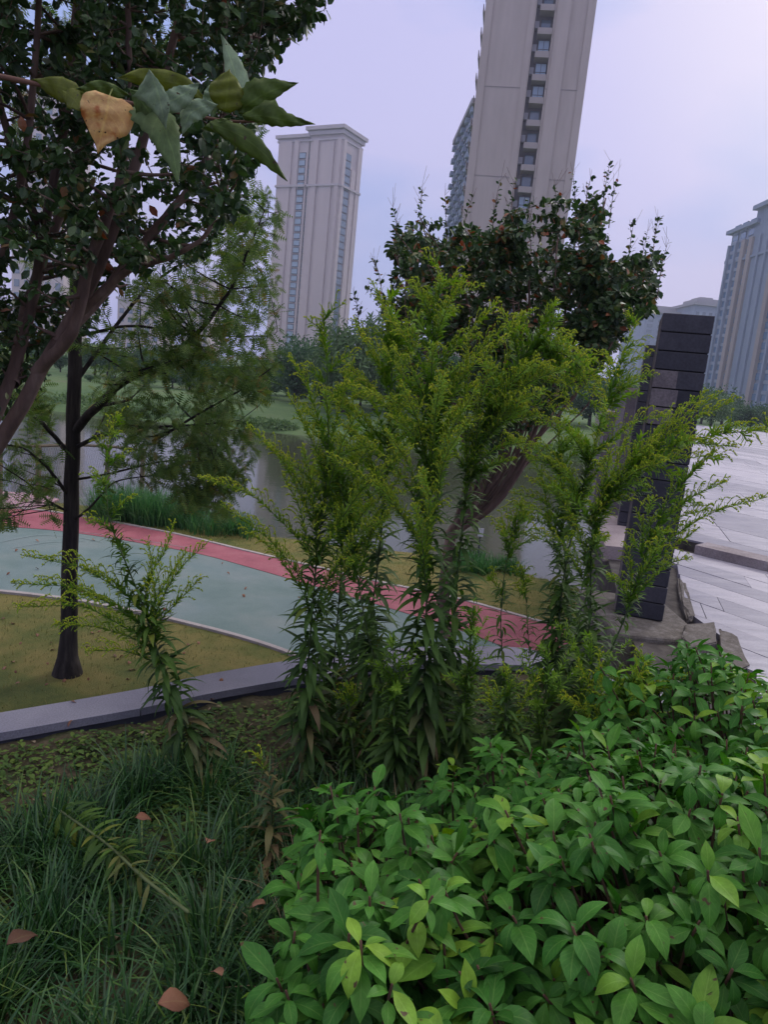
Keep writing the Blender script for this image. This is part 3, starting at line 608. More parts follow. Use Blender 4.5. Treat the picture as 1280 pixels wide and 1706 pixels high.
# local axes: +X = dr reversed... x along the long left face (from far left to corner), y going back along dr
rz3 = math.atan2(-dl[1], -dl[0])
org = cc[:2] + dl * L3
t = empty('apartment_tower', (org[0], org[1], -1), rz3, label='pale pink cornered apartment tower with two window columns, standing alone above the far trees', cat='apartment tower'); p = local(t)
f3 = lambda a: a * L3
p('wall', [((f3(.24), R3 / 2, H3 / 2 - 1), (f3(.48), R3, H3 - 2)), ((f3(.755), R3 / 2, H3 / 2), (f3(.49), R3, H3)), ((f3(.495), R3 / 2 + 1, H3 / 2 - 1), (f3(.1), R3 - 2, H3 - 2))], 'pinkwall')
zm = H3 * .78
p('pilaster', [((f3(.13), -.3, H3 / 2 - 1.2), (f3(.20), .6, H3 - 4)), ((f3(.31), -.4, H3 / 2 - 1.2), (f3(.06), .8, H3 - 4))], 'pinkwall')
p('pilaster', [((f3(.61), -.4, H3 / 2 - 1.5), (f3(.08), .8, H3 - 4)), ((f3(.79), -.3, H3 / 2 - 1.5), (f3(.19), .6, H3 - 6)), ((f3(.97), -.5, H3 / 2 - 1.5), (f3(.05), 1.0, H3 - 4))], 'pinkwall')
p('pilaster', [((L3 + .4, R3 * .08, H3 / 2 - 1.5), (.8, R3 * .13, H3 - 4)), ((L3 + .4, R3 * .88, H3 / 2 - 1.5), (.8, R3 * .2, H3 - 4)), ((L3 + .3, R3 * .62, H3 / 2 - 6), (.6, R3 * .22, H3 - 13))], 'pinkwall')
p('belt_course', [((f3(.24), -.5, zm), (f3(.48), 1.2, .8)), ((f3(.76), -.5, zm), (f3(.50), 1.2, .8)), ((L3 + .5, R3 / 2, zm), (1.2, R3 + .6, .8))], 'pinktrim')
p('cornice', [((f3(.24), R3 / 2, H3 - 1.6), (f3(.48) + 2, R3 + 2.4, 1.2)), ((f3(.755), R3 / 2, H3 + .6), (f3(.49) + 3, R3 + 4, 1.3)), ((f3(.755), R3 / 2, H3 - 1), (f3(.49) + 1.6, R3 + 2.2, 1.4)), ((f3(.5), R3 / 2, H3 - 3.2), (f3(1) + .9, R3 + 1, .8))], 'pinktrim')
for xf, wf in ((.40, .10), (.515, .075)):
    pw = None
    for k in range(30):
        z = 3 + k * (H3 - 9) / 30; loc = (f3(xf), 0, z)
        if pw is None:
            pw = p('window', [((0, -.05 if xf < .5 else .9, 0), (f3(wf), .3, 2.35))], 'frame'); q_ = MB(); q_.box((0, -.25 if xf < .5 else .7, 0), (f3(wf) * .92, .12, 1.75)); g_ = q_.build('pane', MT['glass_light' if xf < .5 else 'glass']); g_.parent = pw; pw.location = loc
        else: clone(pw, loc, t)
pw = None
for k in range(30):
    z = 3 + k * (H3 - 9) / 30; loc = (L3, R3 * .33, z)
    if pw is None:
        pw = p('side_window', [((.05, 0, 0), (.3, R3 * .3, 2.6))], 'frame'); q_ = MB(); q_.box((.25, 0, 0), (.12, R3 * .27, 2.1)); g_ = q_.build('pane', MT['glass']); g_.parent = pw; pw.location = loc
    else: clone(pw, loc, t)
# 4: blue hazy tower at the right edge
X4 = float(at(1192, 560, 262)[0]); Za = float(at(1203, 388, 262)[2]) + 1; Zb = float(at(1230, 348, 246)[2]) + 1; Zc = float(at(1262, 333, 232)[2]) + 4
t = empty('apartment_tower', (X4, 190, -1), 0, label='hazy blue grey tower with a stepped roof at the right edge of the picture', cat='apartment tower'); p = local(t)
p('wall', [((10, 62, Za / 2), (20, 20, Za)), ((10, 47, Zb / 2), (21, 16, Zb)), ((10, 19, Zc / 2), (20, 42, Zc))], 'bluewall')
p('cornice', [((10, 63, Za + .4), (23, 22, 1.2)), ((10, 46, Zb + .5), (24, 19, 1.3)), ((10, 18, Zc + .6), (23, 45, 1.4)), ((10, 63, Za - 9), (21.2, 21, .8)), ((10, 30, Za - 10), (22, 62, .7))], 'bluewall')
p('pilaster', [((-.5, y, Za / 2 - 2), (1.3, 1.1, Za - 4)) for y in (71, 66, 49, 44, 32, 26, 10)], 'bluewall'); p('pilaster', [((-.5, y, Za / 2 - 2), (1.5, 2.4, Za - 4)) for y in (60, 54.8, 38, 20)], 'tan2')
p('spandrel', [((-.25, y, 1.2 + k * 3), (.6, 4.0, 1.0)) for y in (68.5, 63, 51.8, 41, 29) for k in range(20)], 'bluewall', kind='stuff')
pw = None
for y in (68.5, 63, 57.4, 51.8, 46.5):
    for k in range(20):
        loc = (0, y, 2.8 + k * 3)
        if pw is None:
            pw = p('window', [((-.02, 0, 0), (.3, 3.9, 2.1))], 'frame'); q_ = MB(); q_.box((-.2, 0, 0), (.12, 3.6, 1.9)); g_ = q_.build('pane', MT['glass_blue']); g_.parent = pw; pw.location = loc
        else: clone(pw, loc, t)
p('window', [((-.12, y, 2.8 + k * 3), (.3, 3.9, 2.0)) for y in (41, 35, 29, 23, 15) for k in range(20)], 'glass_blue', kind='stuff')
# 5: far blocks
def block(px0, px1, ytop, Y, depth, label, mat='bluewall', roof=None, cols=5):
    a = at(px0, ytop, Y); c = at(px1, ytop, Y); H = float(a[2]) + 1; W = float(c[0] - a[0])
    t = empty('apartment_block', (a[0] + W / 2, Y, -1), 0, label=label, cat='apartment block'); p = local(t)
    p('wall', [((0, depth / 2, H / 2), (W, depth, H))], mat)
    if roof: p('roof', [((0, depth / 2, H + .8), (W + 3, depth + 3, 1.4)), ((0, depth / 2, H + 2.8), (W * .7, depth * .7, 2.6)), ((0, depth / 2, H + 4.6), (W * .4, depth * .4, 1.6))], 'greywall')
    else: p('parapet', [((0, depth / 2, H + .5), (W + 1.2, depth + 1.2, .9))], 'pinktrim')
    n = max(2, min(int(H / 3) - 1, 90 // cols)); st_ = (H - 4) / n; pw = None
    for k in range(n):
        for j in range(cols):
            loc = (-W / 2 + W * (j + .5) / cols, 0, 3 + k * st_)
            if pw is None: pw = p('window', [((0, -.08, 0), (W / cols * .5, .3, st_ * .55))], 'glass'); pw.location = loc
            else: clone(pw, loc, t)
block(1078, 1168, 520, 420, 40, 'faint lavender block with a shallow tiered roof, far off beyond the slate pillars', 'bluewall', True)
block(1160, 1215, 508, 400, 30, 'faint blue block squeezed between the slate pillar and the stepped right tower', 'bluewall', True)
block(306, 350, 462, 340, 25, 'small pinkish block seen through the feathery branches left of the pink tower', 'pinkwall')
block(196, 268, 498, 300, 20, 'low pinkish block behind the left tree trunk', 'pinkwall')
block(20, 110, 150, 320, 25, 'pale high block glimpsed through the leaves at the upper left', 'pinkwall')
# small kiosk with a red roof beyond the pillars
ka = at(1012, 668, 55); kb = at(1052, 668, 55); kz = float(ka[2]); kt = empty('kiosk', ((ka[0] + kb[0]) / 2, 55, -1), label='small kiosk with an orange red roof behind the goldenrod, left of the pillars', cat='kiosk'); kp = local(kt); kw = float(kb[0] - ka[0])
kp('wall', [((0, 1.2, (kz + 1) / 2), (kw, 2.4, kz + 1))], 'pinkwall')
MT['redroof'] = mat_flat('red_roof', (.42, .10, .06), .7)
kp('roof', [((0, 1.2, kz + 1.3), (kw + .5, 3, .6)), ((0, 1.2, kz + 1.8), (kw * .6, 2, .5))], 'redroof'); kp('door', [((0, -.04, 1), (.8, .08, 2))], 'frame')
# white lamp posts near the right tower foot
for i, (x, y) in enumerate([(1131, 695), (1139, 694)]):
    q_ = at(x + 90, y - 2, 90); t = empty('street_lamp', (q_[0], q_[1], -1), label='small white globe street lamp on a post, ' + ('left' if i == 0 else 'right') + ' of the pair far across the plaza', cat='street lamp', group='globe lamps across the plaza'); p = local(t)
    hz = float(q_[2]) + 1; p('post', [((0, 0, hz / 2), (.09, .09, hz))], 'frame'); me = bpy.data.meshes.new('globe'); bm = bmesh.new(); bmesh.ops.create_uvsphere(bm, u_segments=12, v_segments=8, radius=.28, matrix=Matrix.Translation((0, 0, hz + .28))); bm.to_mesh(me); bm.free(); me.materials.append(mat_flat('lamp_white', (.85, .85, .9))); g_ = bpy.data.objects.new('globe', me); COL.objects.link(g_); g_.parent = t

# ------------------------------------------------------------------ riverside fence (left) and marker post
gz = LZ
fl = [onz(x, y, gz) for x, y in [(-150, 838), (6, 846), (150, 832), (235, 842)]]
ft = empty('wire_fence', tuple(fl[1]), label='low timber and wire mesh fence along the water at the left edge', cat='fence')
MT['timber'] = rough_mat('timber', [(.11, .09, .06), (.17, .14, .09)], 8, .9, .4, .005, stretch=(1, 1, .2)); MT['wire'] = mat_flat('wire', (.30, .30, .34), .5)
fh_ = float(at(6, 742, fl[1][1])[2]) - gz
P = resample(fl, 7); pts = []
for q_ in P:
    b = MB(); b.box((q_[0], q_[1], gz + fh_ / 2), (.055, .055, fh_)); b.build('post', MT['timber'], ft)
b = MB(); b.tube([[q_[0], q_[1], gz + fh_ - .02] for q_ in P], .022, 6); b.build('top_rail', MT['timber'], ft)
b = MB(); Q = resample(fl, 90); m_ = len(Q); s_ = 5
for i in range(0, m_ - s_, 1):
    b.tube([[Q[i][0], Q[i][1] + .03, gz + .05], [Q[i + s_][0], Q[i + s_][1] + .03, gz + fh_ - .06]], .0025, 3); b.tube([[Q[i + s_][0], Q[i + s_][1] + .03, gz + .05], [Q[i][0], Q[i][1] + .03, gz + fh_ - .06]], .0025, 3)
b.build('wire_mesh', MT['wire'], ft)
q_ = onz(795, 938, LZ); hz = float(at(806, 878, q_[1])[2]); t = empty('marker_post', tuple(q_), label='thin black marker post with a small white plate on the grass near the water', cat='sign'); p = local(t)
p('post', [((0, 0, (hz - LZ) / 2), (.018, .018, hz - LZ))], 'frame'); b = MB(); b.box((0, -.016, hz - LZ - .07), (.07, .01, .11)); o = b.build('plate', mat_flat('plate_white', (.7, .7, .75))); o.parent = t
# ------------------------------------------------------------------ plants: helpers
def rnd_dirs(n):
    v = rng.normal(size=(n, 3)); return v / np.linalg.norm(v, axis=1, keepdims=True)
def curve(P, n=16):
    """smooth interpolation through control points"""
    P = np.array(P, float); Q = resample(P, n)
    for _ in range(2): Q[1:-1] = (Q[:-2] + 2 * Q[1:-1] + Q[2:]) / 4
    return Q
def px(*L): return [at(x, y, Y) for x, y, Y in L]
def sample_at(C, t):
    n = len(C); f = np.clip(np.asarray(t, float), 0, .9999) * (n - 1); i = f.astype(int); w_ = (f - i)[:, None]; P = C[i] * (1 - w_) + C[i + 1] * w_; T = C[i + 1] - C[i]; return P, T / (np.linalg.norm(T, axis=1, keepdims=True) + 1e-9)
def perp(T, az):
    a = np.array([0.13, .2, .97]); U = np.cross(T, np.where(np.abs(T @ a)[:, None] > .95, [1, 0, 0], a)); U /= np.linalg.norm(U, axis=1, keepdims=True) + 1e-9; W = np.cross(T, U)
    return np.cos(az)[:, None] * U + np.sin(az)[:, None] * W
UP = np.array([0, 0, 1.0])

LANCE = [leaf_tpl(6, .18, .42, .10, c, base=.06) for c in (.2, .5, .8)]
NARROW = leaf_tpl(3, .24, .45, .08, .15, base=.05)
BROAD = [leaf_tpl(8, .42, .53, .16, c, base=.04, wav=.018, tip=1.0) for c in (.2, .5, .85)]
SMALL = [leaf_tpl(3, .62, .5, .12, c, base=.1) for c in (.1, .35)]

# ---- goldenrod
def goldenrod(label, stem, tips, n_auto=10, leaf=.10, rad=.0045, plume_from=.55, bush=1.0, old=False, group='goldenrod stems of the flowering clump', bare=0.02, autolen=.22, flowers=True):
    C = curve(stem, 40); base = C[0]; t = empty('goldenrod', tuple(base), label=label, cat='goldenrod', group=None)
    Ltot = np.linalg.norm(np.diff(C, axis=0), axis=1).sum()
    st = MB(); lv = MB(); sm = MB(); fl = MB(); lo = MB()
    st.tube(C, np.linspace(rad, rad * .35, len(C)), 6, .4)
    # main leaves
    n = int(Ltot * 205 * bush); tt = bare + (plume_from + .18 - bare) * np.sort(rng.random(n)); P, T = sample_at(C, tt)
    az = np.arange(n) * 2.399 + rng.normal(0, .3, n); O = perp(T, az)
    rel = (tt - bare) / (plume_from + .18 - bare)
    ang = np.radians(np.interp(rel, [0, .5, 1], [92, 72, 48]) + rng.normal(0, 12, n)); D = T * np.cos(ang)[:, None] + O * np.sin(ang)[:, None]
    size = leaf * np.interp(rel, [0, .15, .5, 1], [1.15, 1.45, 1.1, .45]) * rng.uniform(.75, 1.2, n)
    ty = rng.integers(0, 3, n); ty = np.where(rel < .35, np.maximum(ty, 1), ty)
    rn = np.clip(.15 + .5 * rel + rng.normal(0, .22, n), 0, .97)
    isold = (rel < .28) & (rng.random(n) < .35) if old is False else np.ones(n, bool)
    for k in range(3):
        m_ = (ty == k) & ~isold; lv.scatter(LANCE[k], P[m_], D[m_], T[m_] + .3 * UP, size[m_], rn[m_])
        m_ = (ty == k) & isold; lo.scatter(LANCE[k], P[m_], D[m_], T[m_] + .3 * UP, size[m_], rng.random(m_.sum()))
    # panicle branches
    br = []
    for tp in tips:
        e = at(tp[0], tp[1], tp[2]); s = tp[3] if len(tp) > 3 else .7
        p0, t0 = sample_at(C, [s]); p0 = p0[0]; ln = np.linalg.norm(e - p0)
        mid = p0 * .45 + e * .55 + UP * ln * .13 + rng.normal(0, .012, 3); q1 = p0 * .78 + e * .22 + t0[0] * ln * .09
        br.append((curve([p0, q1, mid, e + (mid - p0) * .0], 18), 1.0))
    n_auto = int(n_auto * 1.0)
    for k in range(n_auto):
        s = plume_from + (1 - plume_from) * ((k + rng.random()) / n_auto) ** .9; p0, t0 = sample_at(C, [s]); p0 = p0[0]; T0 = t0[0]
        O_ = perp(t0, np.array([k * 2.399 + rng.normal(0, .3)]))[0]; ln = autolen * (1.15 - .85 * (s - plume_from) / (1 - plume_from)) * rng.uniform(.7, 1.2)
        d = T0 * .75 + O_ * .65; e = p0 + d / np.linalg.norm(d) * ln + O_ * ln * .25 - UP * ln * rng.uniform(.0, .3); mid = p0 * .5 + e * .5 + UP * ln * .14
        br.append((curve([p0, p0 * .8 + e * .2 + T0 * ln * .08, mid, e], 14), .8))
    br.append((C[int(len(C) * .86):], .9)); nfl = len(br)
    if n_auto >= 12:
        for k in range(int(n_auto * .6)):
            s = rng.uniform(.60, .92); p0, t0 = sample_at(C, [s]); O_ = perp(t0, rng.random(1) * 6.28)[0]; ln = rng.uniform(.14, .30) * (1.25 - .6 * s); d = t0[0] * .8 + O_ * .7; e = p0[0] + d * ln * .8 + O_ * ln * .15 - UP * ln * rng.uniform(0, .12)
            br.append((curve([p0[0], p0[0] * .8 + e * .2 + t0[0] * ln * .06, p0[0] * .5 + e * .5 + UP * ln * .08, e], 12), .6))
    for bi, (B, sc) in enumerate(br):
        n_ = len(B); ln = np.linalg.norm(np.diff(B, axis=0), axis=1).sum(); st.tube(B, np.linspace(rad * .45, rad * .16, n_), 4, .7)
        # small leaves on the whole branch
        k = max(10, int(ln * 350)); tt = np.sort(rng.random(k)) * .97; P, T = sample_at(B, tt); O = perp(T, np.arange(k) * 2.399 + rng.normal(0, .3, k)); a = np.radians(rng.normal(52, 10, k))
        D = T * np.cos(a)[:, None] + O * np.sin(a)[:, None] + UP * .15
        sm.scatter(NARROW, P, D, T + .4 * UP, rng.uniform(.018, .038, k) * (1.35 if bi >= nfl else 1) * np.interp(tt, [0, .3, 1], [1.4, 1.05, .55]), np.clip(.35 + .5 * tt + rng.normal(0, .15, k), 0, 1))
        # racemes
        if not flowers or (bi >= nfl and rng.random() < .65): continue
        m_ = max(5, int(ln * 64)); tt = np.linspace(.22, .97, m_); P, T = sample_at(B, tt); side = perp(T, np.where(np.arange(m_) % 2, .5, 2.6) + rng.normal(0, .4, m_))
        for i in range(m_):
            rl = np.interp(tt[i], [.3, .55, 1], [.065, .09, .022]) * rng.uniform(.6, 1.25) * sc
            sd = side[i] if side[i][2] > -.3 else -side[i]; d = T[i] * .7 + sd * .6 + UP * .25; d /= np.linalg.norm(d)
            e = P[i] + d * rl + T[i] * rl * .1 - UP * rl * .30; Q = curve([P[i], P[i] + d * rl * .5 + UP * rl * .14, P[i] + d * rl * .85 + UP * rl * .05, e], 7)
            nf = max(6, int(rl * 430)); ft_ = np.sort(rng.random(nf)) ** .8; fp, fT = sample_at(Q, ft_)
            fd = fT * .5 + UP * .8 + rng.normal(0, .28, (nf, 3)); fl.scatter(BUD, fp, fd, fT, rng.uniform(.0045, .0085, nf), np.clip(.25 + .45 * tt[i] + rng.normal(0, .2, nf), 0, 1), wid=.8)
            st.tube(Q, .0005, 3, .9)
            k = 2; sp_, sT = sample_at(Q, rng.random(k)); sm.scatter(NARROW, sp_, sT + rng.normal(0, .6, (k, 3)), UP, rng.uniform(.010, .02, k), rng.uniform(.5, 1, k))
        nf = int(ln * 90); ft_ = .4 + .6 * np.sqrt(rng.random(nf)); fp, fT = sample_at(B, ft_); fl.scatter(BUD, fp, UP * .8 + rng.normal(0, .5, (nf, 3)) + fT * .4, fT, rng.uniform(.0045, .0075, nf), np.clip(rng.normal(.55, .2, nf), 0, 1), wid=.8)
    st.build('stem', MT['stem_green'], t, True)
    if lv.n: lv.build('foliage', MT['rod_leaf'], t, True)
    if lo.n: o = lo.build('withered_foliage', MT['rod_leaf_old'], t, True)
    if sm.n: sm.build('small_leaves', MT['rod_small'], t)
    if fl.n: fl.build('flower_plume', MT['floret'], t)
    return t
def gr(x, y, z=0.0): return tuple(onz(x, y, z))
def stemfrom(bx_, by_, pts):
    b0 = onz(bx_, by_, -.01); return [b0] + px(*pts)
#@@PLANTS
goldenrod('leftmost goldenrod with thin sprays reaching across the slim dark tree trunk', stemfrom(352, 1300, [(300, 1190, 2.42), (262, 1085, 2.42), (235, 1000, 2.44), (208, 935, 2.46), (180, 865, 2.48), (175, 800, 2.5), (180, 750, 2.52), (195, 692, 2.54)]),
    [(35, 925, 2.35, .50), (18, 972, 2.5, .44), (22, 1012, 2.3, .40), (140, 1085, 2.35, .34), (345, 905, 2.4, .44), (335, 962, 2.55, .42), (290, 870, 2.5, .50), (245, 900, 2.5, .46), (110, 985, 2.6, .42), (270, 940, 2.4, .40), (310, 920, 2.45, .46), (90, 1040, 2.45, .38), (140, 950, 2.45, .48)], n_auto=9, plume_from=.62, autolen=.13, bush=1.15)
goldenrod('tall goldenrod rising left of centre, its side shoots curving to the left', stemfrom(515, 1310, [(512, 1120, 2.45), (522, 1000, 2.45), (530, 900, 2.45), (545, 800, 2.45), (548, 700, 2.48), (545, 610, 2.5), (538, 515, 2.52)]),
    [(330, 795, 2.4, .5), (365, 840, 2.35, .42), (408, 708, 2.5, .55), (438, 735, 2.4, .58), (505, 742, 2.3, .52), (470, 790, 2.35, .46), (400, 880, 2.5, .4), (480, 592, 2.6, .72), (478, 655, 2.45, .66), (590, 600, 2.5, .7), (690, 745, 2.25, .5), (660, 850, 2.3, .4), (600, 680, 2.3, .62), (620, 900, 2.5, .36)], n_auto=11, plume_from=.56, autolen=.2)
goldenrod('central goldenrod with the densest drooping lower leaves, directly in front of the forked trunk', stemfrom(705, 1350, [(706, 1200, 2.38), (710, 1050, 2.4), (712, 950, 2.4), (716, 840, 2.42), (716, 700, 2.45), (722, 570, 2.48), (735, 455, 2.5)]),
    [(600, 560, 2.45, .74), (560, 640, 2.35, .66), (640, 520, 2.5, .8), (775, 465, 2.5, .86), (830, 500, 2.5, .8), (850, 560, 2.35, .72), (895, 515, 2.55, .74), (800, 640, 2.2, .6), (780, 700, 2.15, .52), (670, 640, 2.25, .64), (645, 720, 2.2, .55), (620, 800, 2.2, .48), (740, 620, 2.15, .62), (590, 730, 2.4, .56), (690, 470, 2.55, .88), (545, 760, 2.3, .5), (700, 780, 2.1, .45), (690, 840, 2.15, .42)], n_auto=20, plume_from=.62, leaf=.12, autolen=.27)
goldenrod('goldenrod right of the central one, bending over in the heaviest yellow green tassels', stemfrom(742, 1290, [(748, 1120, 2.6), (760, 980, 2.6), (775, 840, 2.58), (800, 720, 2.55), (850, 630, 2.5), (880, 570, 2.5), (935, 580, 2.48), (980, 625, 2.45)]),
    [(1005, 665, 2.45, .86), (930, 640, 2.4, .78), (900, 690, 2.4, .7), (960, 560, 2.55, .8), (1000, 640, 2.6, .8), (880, 680, 2.3, .66), (930, 545, 2.6, .72), (895, 600, 2.3, .7), (870, 520, 2.6, .68), (965, 690, 2.4, .75), (820, 600, 2.3, .6), (780, 560, 2.4, .55), (910, 650, 2.25, .66), (950, 610, 2.3, .7), (1010, 690, 2.5, .82)], n_auto=24, plume_from=.60, leaf=.11, autolen=.24)
goldenrod('slimmer goldenrod behind, between the tall left one and the central one', stemfrom(600, 1290, [(604, 1130, 2.75), (625, 980, 2.75), (640, 850, 2.72), (648, 720, 2.7), (655, 600, 2.7), (648, 500, 2.7)]),
    [(570, 600, 2.8, .72), (620, 470, 2.8, .82), (700, 560, 2.7, .75), (560, 700, 2.7, .6), (680, 640, 2.65, .66), (590, 530, 2.75, .8), (520, 640, 2.75, .68), (500, 700, 2.7, .55)], n_auto=16, plume_from=.62, leaf=.11, autolen=.25)
goldenrod('short upright goldenrod with a single pointed tip over the orange lawn', stemfrom(838, 1270, [(842, 1150, 2.75), (834, 1040, 2.75), (840, 960, 2.75), (852, 900, 2.75), (872, 842, 2.75)]),
    [(820, 872, 2.7, .82), (890, 850, 2.8, .86), (840, 850, 2.75, .9), (815, 960, 2.8, .66), (893, 900, 2.8, .8)], n_auto=7, plume_from=.78, leaf=.075, bush=.9, autolen=.09, rad=.003)
goldenrod('thin goldenrod sprig just right of the short upright one', stemfrom(885, 1290, [(884, 1180, 2.7), (882, 1080, 2.72), (878, 1010, 2.72), (872, 950, 2.74)]),
    [], n_auto=5, plume_from=.85, leaf=.06, bush=.9, autolen=.05, rad=.0025)
goldenrod('goldenrod with blackish leaves against the bright water, topped by a leafy tuft', stemfrom(935, 1270, [(930, 1120, 2.85), (932, 1020, 2.85), (945, 930, 2.85), (962, 850, 2.85), (985, 760, 2.88), (1015, 660, 2.9), (1040, 590, 2.9), (1062, 535, 2.92)]),
    [(905, 760, 2.8, .6), (880, 800, 2.8, .56), (1085, 590, 2.9, .85), (1010, 590, 2.95, .84), (1090, 625, 2.9, .8), (1000, 720, 2.8, .66), (920, 700, 2.8, .68), (1120, 690, 2.85, .7), (1045, 740, 2.8, .62), (940, 780, 2.7, .58)], n_auto=12, plume_from=.55, leaf=.11, autolen=.15, bush=1.2)
goldenrod('goldenrod leaning right with one spray pointing far over the pale paving', stemfrom(905, 1290, [(960, 1165, 2.5), (1010, 1105, 2.5), (1050, 1010, 2.5), (1075, 920, 2.5), (1105, 850, 2.5), (1150, 790, 2.5), (1190, 752, 2.5)]),
    [(1280, 828, 2.45, .7), (1215, 800, 2.4, .78), (1120, 790, 2.55, .8), (1060, 850, 2.5, .7), (1165, 880, 2.45, .66), (1040, 905, 2.5, .6), (1150, 930, 2.4, .6), (1175, 850, 2.5, .72), (1090, 830, 2.4, .74), (1100, 900, 2.35, .62)], n_auto=10, plume_from=.52, leaf=.08, autolen=.14, bush=.8)
goldenrod('goldenrod whose thick horizontal plume crosses the dark pillar', stemfrom(955, 1290, [(975, 1150, 2.65), (985, 1010, 2.62), (985, 900, 2.6), (1000, 830, 2.58), (1050, 775, 2.55), (1130, 738, 2.5), (1200, 722, 2.48), (1275, 716, 2.45)]),
    [(1235, 662, 2.5, .66), (1205, 652, 2.55, .62), (1180, 650, 2.6, .6), (1230, 745, 2.4, .74), (1180, 760, 2.4, .68), (940, 840, 2.6, .5), (1060, 700, 2.6, .6), (1020, 740, 2.5, .56), (1100, 730, 2.5, .66), (1150, 715, 2.55, .74), (890, 880, 2.6, .46), (1110, 770, 2.4, .66)], n_auto=16, plume_from=.48, leaf=.10, autolen=.12, bush=1.1)
goldenrod('bushy feathery goldenrod low in front of the pillar footing', stemfrom(1000, 1330, [(1010, 1260, 2.2), (1030, 1200, 2.2), (1050, 1150, 2.2), (1075, 1110, 2.2)]),
    [(960, 1100, 2.3, .5), (1000, 1080, 2.3, .6), (1120, 1130, 2.2, .6), (1150, 1120, 2.25, .7), (930, 1160, 2.2, .4), (1090, 1180, 2.1, .4)], n_auto=16, plume_from=.3, leaf=.05, autolen=.14, rad=.003)
goldenrod('low leafy goldenrod shoot without flowers between the central stem and the shrub', stemfrom(850, 1340, [(845, 1260, 2.2), (842, 1190, 2.2), (850, 1120, 2.22)]), [(900, 1120, 2.3, .6), (810, 1130, 2.3, .6)], n_auto=4, plume_from=.75, leaf=.12, autolen=.08, bush=1.8)
goldenrod('wispy goldenrod seedling in the grass just left of the central stem', stemfrom(600, 1350, [(592, 1290, 2.4), (585, 1220, 2.45), (580, 1150, 2.5)]), [], n_auto=4, plume_from=.8, leaf=.09, autolen=.06, bush=1.6)
goldenrod('wilted goldenrod with drooping olive leaves in the grass, below the tall left one', stemfrom(470, 1500, [(450, 1400, 2.0), (455, 1320, 2.02), (430, 1260, 2.05)]), [], n_auto=0, plume_from=.8, leaf=.10, bush=1.2, old=True)
for i, (x0, y0, x1, y1, Y, lab) in enumerate([
    (545, 1290, 590, 640, 2.95, 'goldenrod filling the gap behind the tall left one, its tip against the river'),
    (960, 1290, 930, 700, 3.0, 'goldenrod behind the leafy tuft, over the retaining wall'),
    (660, 1330, 560, 760, 2.5, 'goldenrod crossing behind the tall left one towards the left')]):
    mx_, g_ = (x0 + x1) / 2, (y0 + y1) / 2
    tips_ = [(x1 + rng.uniform(-110, 110), y1 + rng.uniform(-20, 190), Y + rng.uniform(-.15, .15), rng.uniform(.55, .9)) for _ in range(7)]
    goldenrod(lab, stemfrom(x0, y0, [(x0 * .85 + x1 * .15 + 3, y0 * .75 + y1 * .25, Y), (mx_, g_, Y), (x0 * .2 + x1 * .8, y0 * .2 + y1 * .8, Y), (x1, y1, Y)]), tips_, n_auto=12, plume_from=.62, leaf=.11, autolen=.22)
for i, (x0, y0, x1, y1, Y, lf_, lab) in enumerate([
    (760, 1310, 790, 1010, 2.3, .09, 'leafy goldenrod shoot at the right foot of the central one'),
    (980, 1300, 985, 1060, 2.4, .07, 'fine leaved goldenrod shoot against the red path beside the plaza wall'),
    (900, 1320, 915, 1080, 2.3, .08, 'fine leaved goldenrod shoot between the shrubs and the curved wall end'),
    (660, 1330, 655, 1060, 2.3, .10, 'leafy goldenrod shoot at the left foot of the central one'),
    (1040, 1290, 1060, 1120, 2.35, .06, 'fine leaved goldenrod shoot left of the lighter shrub')]):
    goldenrod(lab, stemfrom(x0, y0, [(x0 * .6 + x1 * .4, y0 * .6 + y1 * .4, Y), (x1, y1, Y)]), [(x1 + rng.uniform(-70, 70), y1 + rng.uniform(-30, 60), Y, rng.uniform(.5, .8)) for _ in range(4)], n_auto=7, plume_from=.6, leaf=lf_, autolen=.12, bush=1.2, rad=.003, flowers=False)
# fallen stalk with yellow leaves
def fallen():
    C = curve([at(100, 1372, 1.95), at(180, 1425, 1.82), at(240, 1482, 1.7), at(312, 1548, 1.6)], 30); C[:, 2] = np.maximum(C[:, 2], .15)
    t = empty('fallen_goldenrod', tuple(C[-1]), label='fallen goldenrod stalk with a comb of yellow leaves lying in the grass', cat='plant stalk'); s = MB(); s.tube(C, np.linspace(.003, .005, 30), 6, .9); l_ = MB()
    n = 17; tt = np.sort(rng.uniform(.35, 1, n)); P, T = sample_at(C, tt); O = perp(T, np.where(np.arange(n) % 2, 0.2, 3.3) + rng.normal(0, .8, n)); D = T * rng.uniform(.1, .9, n)[:, None] + O - UP * .15; l_.scatter(LANCE[0], P, D, UP, rng.uniform(.045, .075, n), rng.random(n))
    n = 60; tt = rng.random(n) * .5; P, T = sample_at(C, tt); O = perp(T, rng.random(n) * 6.3); d_ = MB(); d_.scatter(LANCE[1], P, O + T * .3, UP, rng.uniform(.06, .1, n), rng.random(n))
    s.build('stem', MT['stem_green'], t, True); l_.build('yellow_leaves', leaf_mat('rod_yellow', [(.08, .12, .03), (.17, .18, .045)], rough=.6, vein=.2), t, True); d_.build('dark_leaves', MT['rod_leaf'], t, True)
fallen()

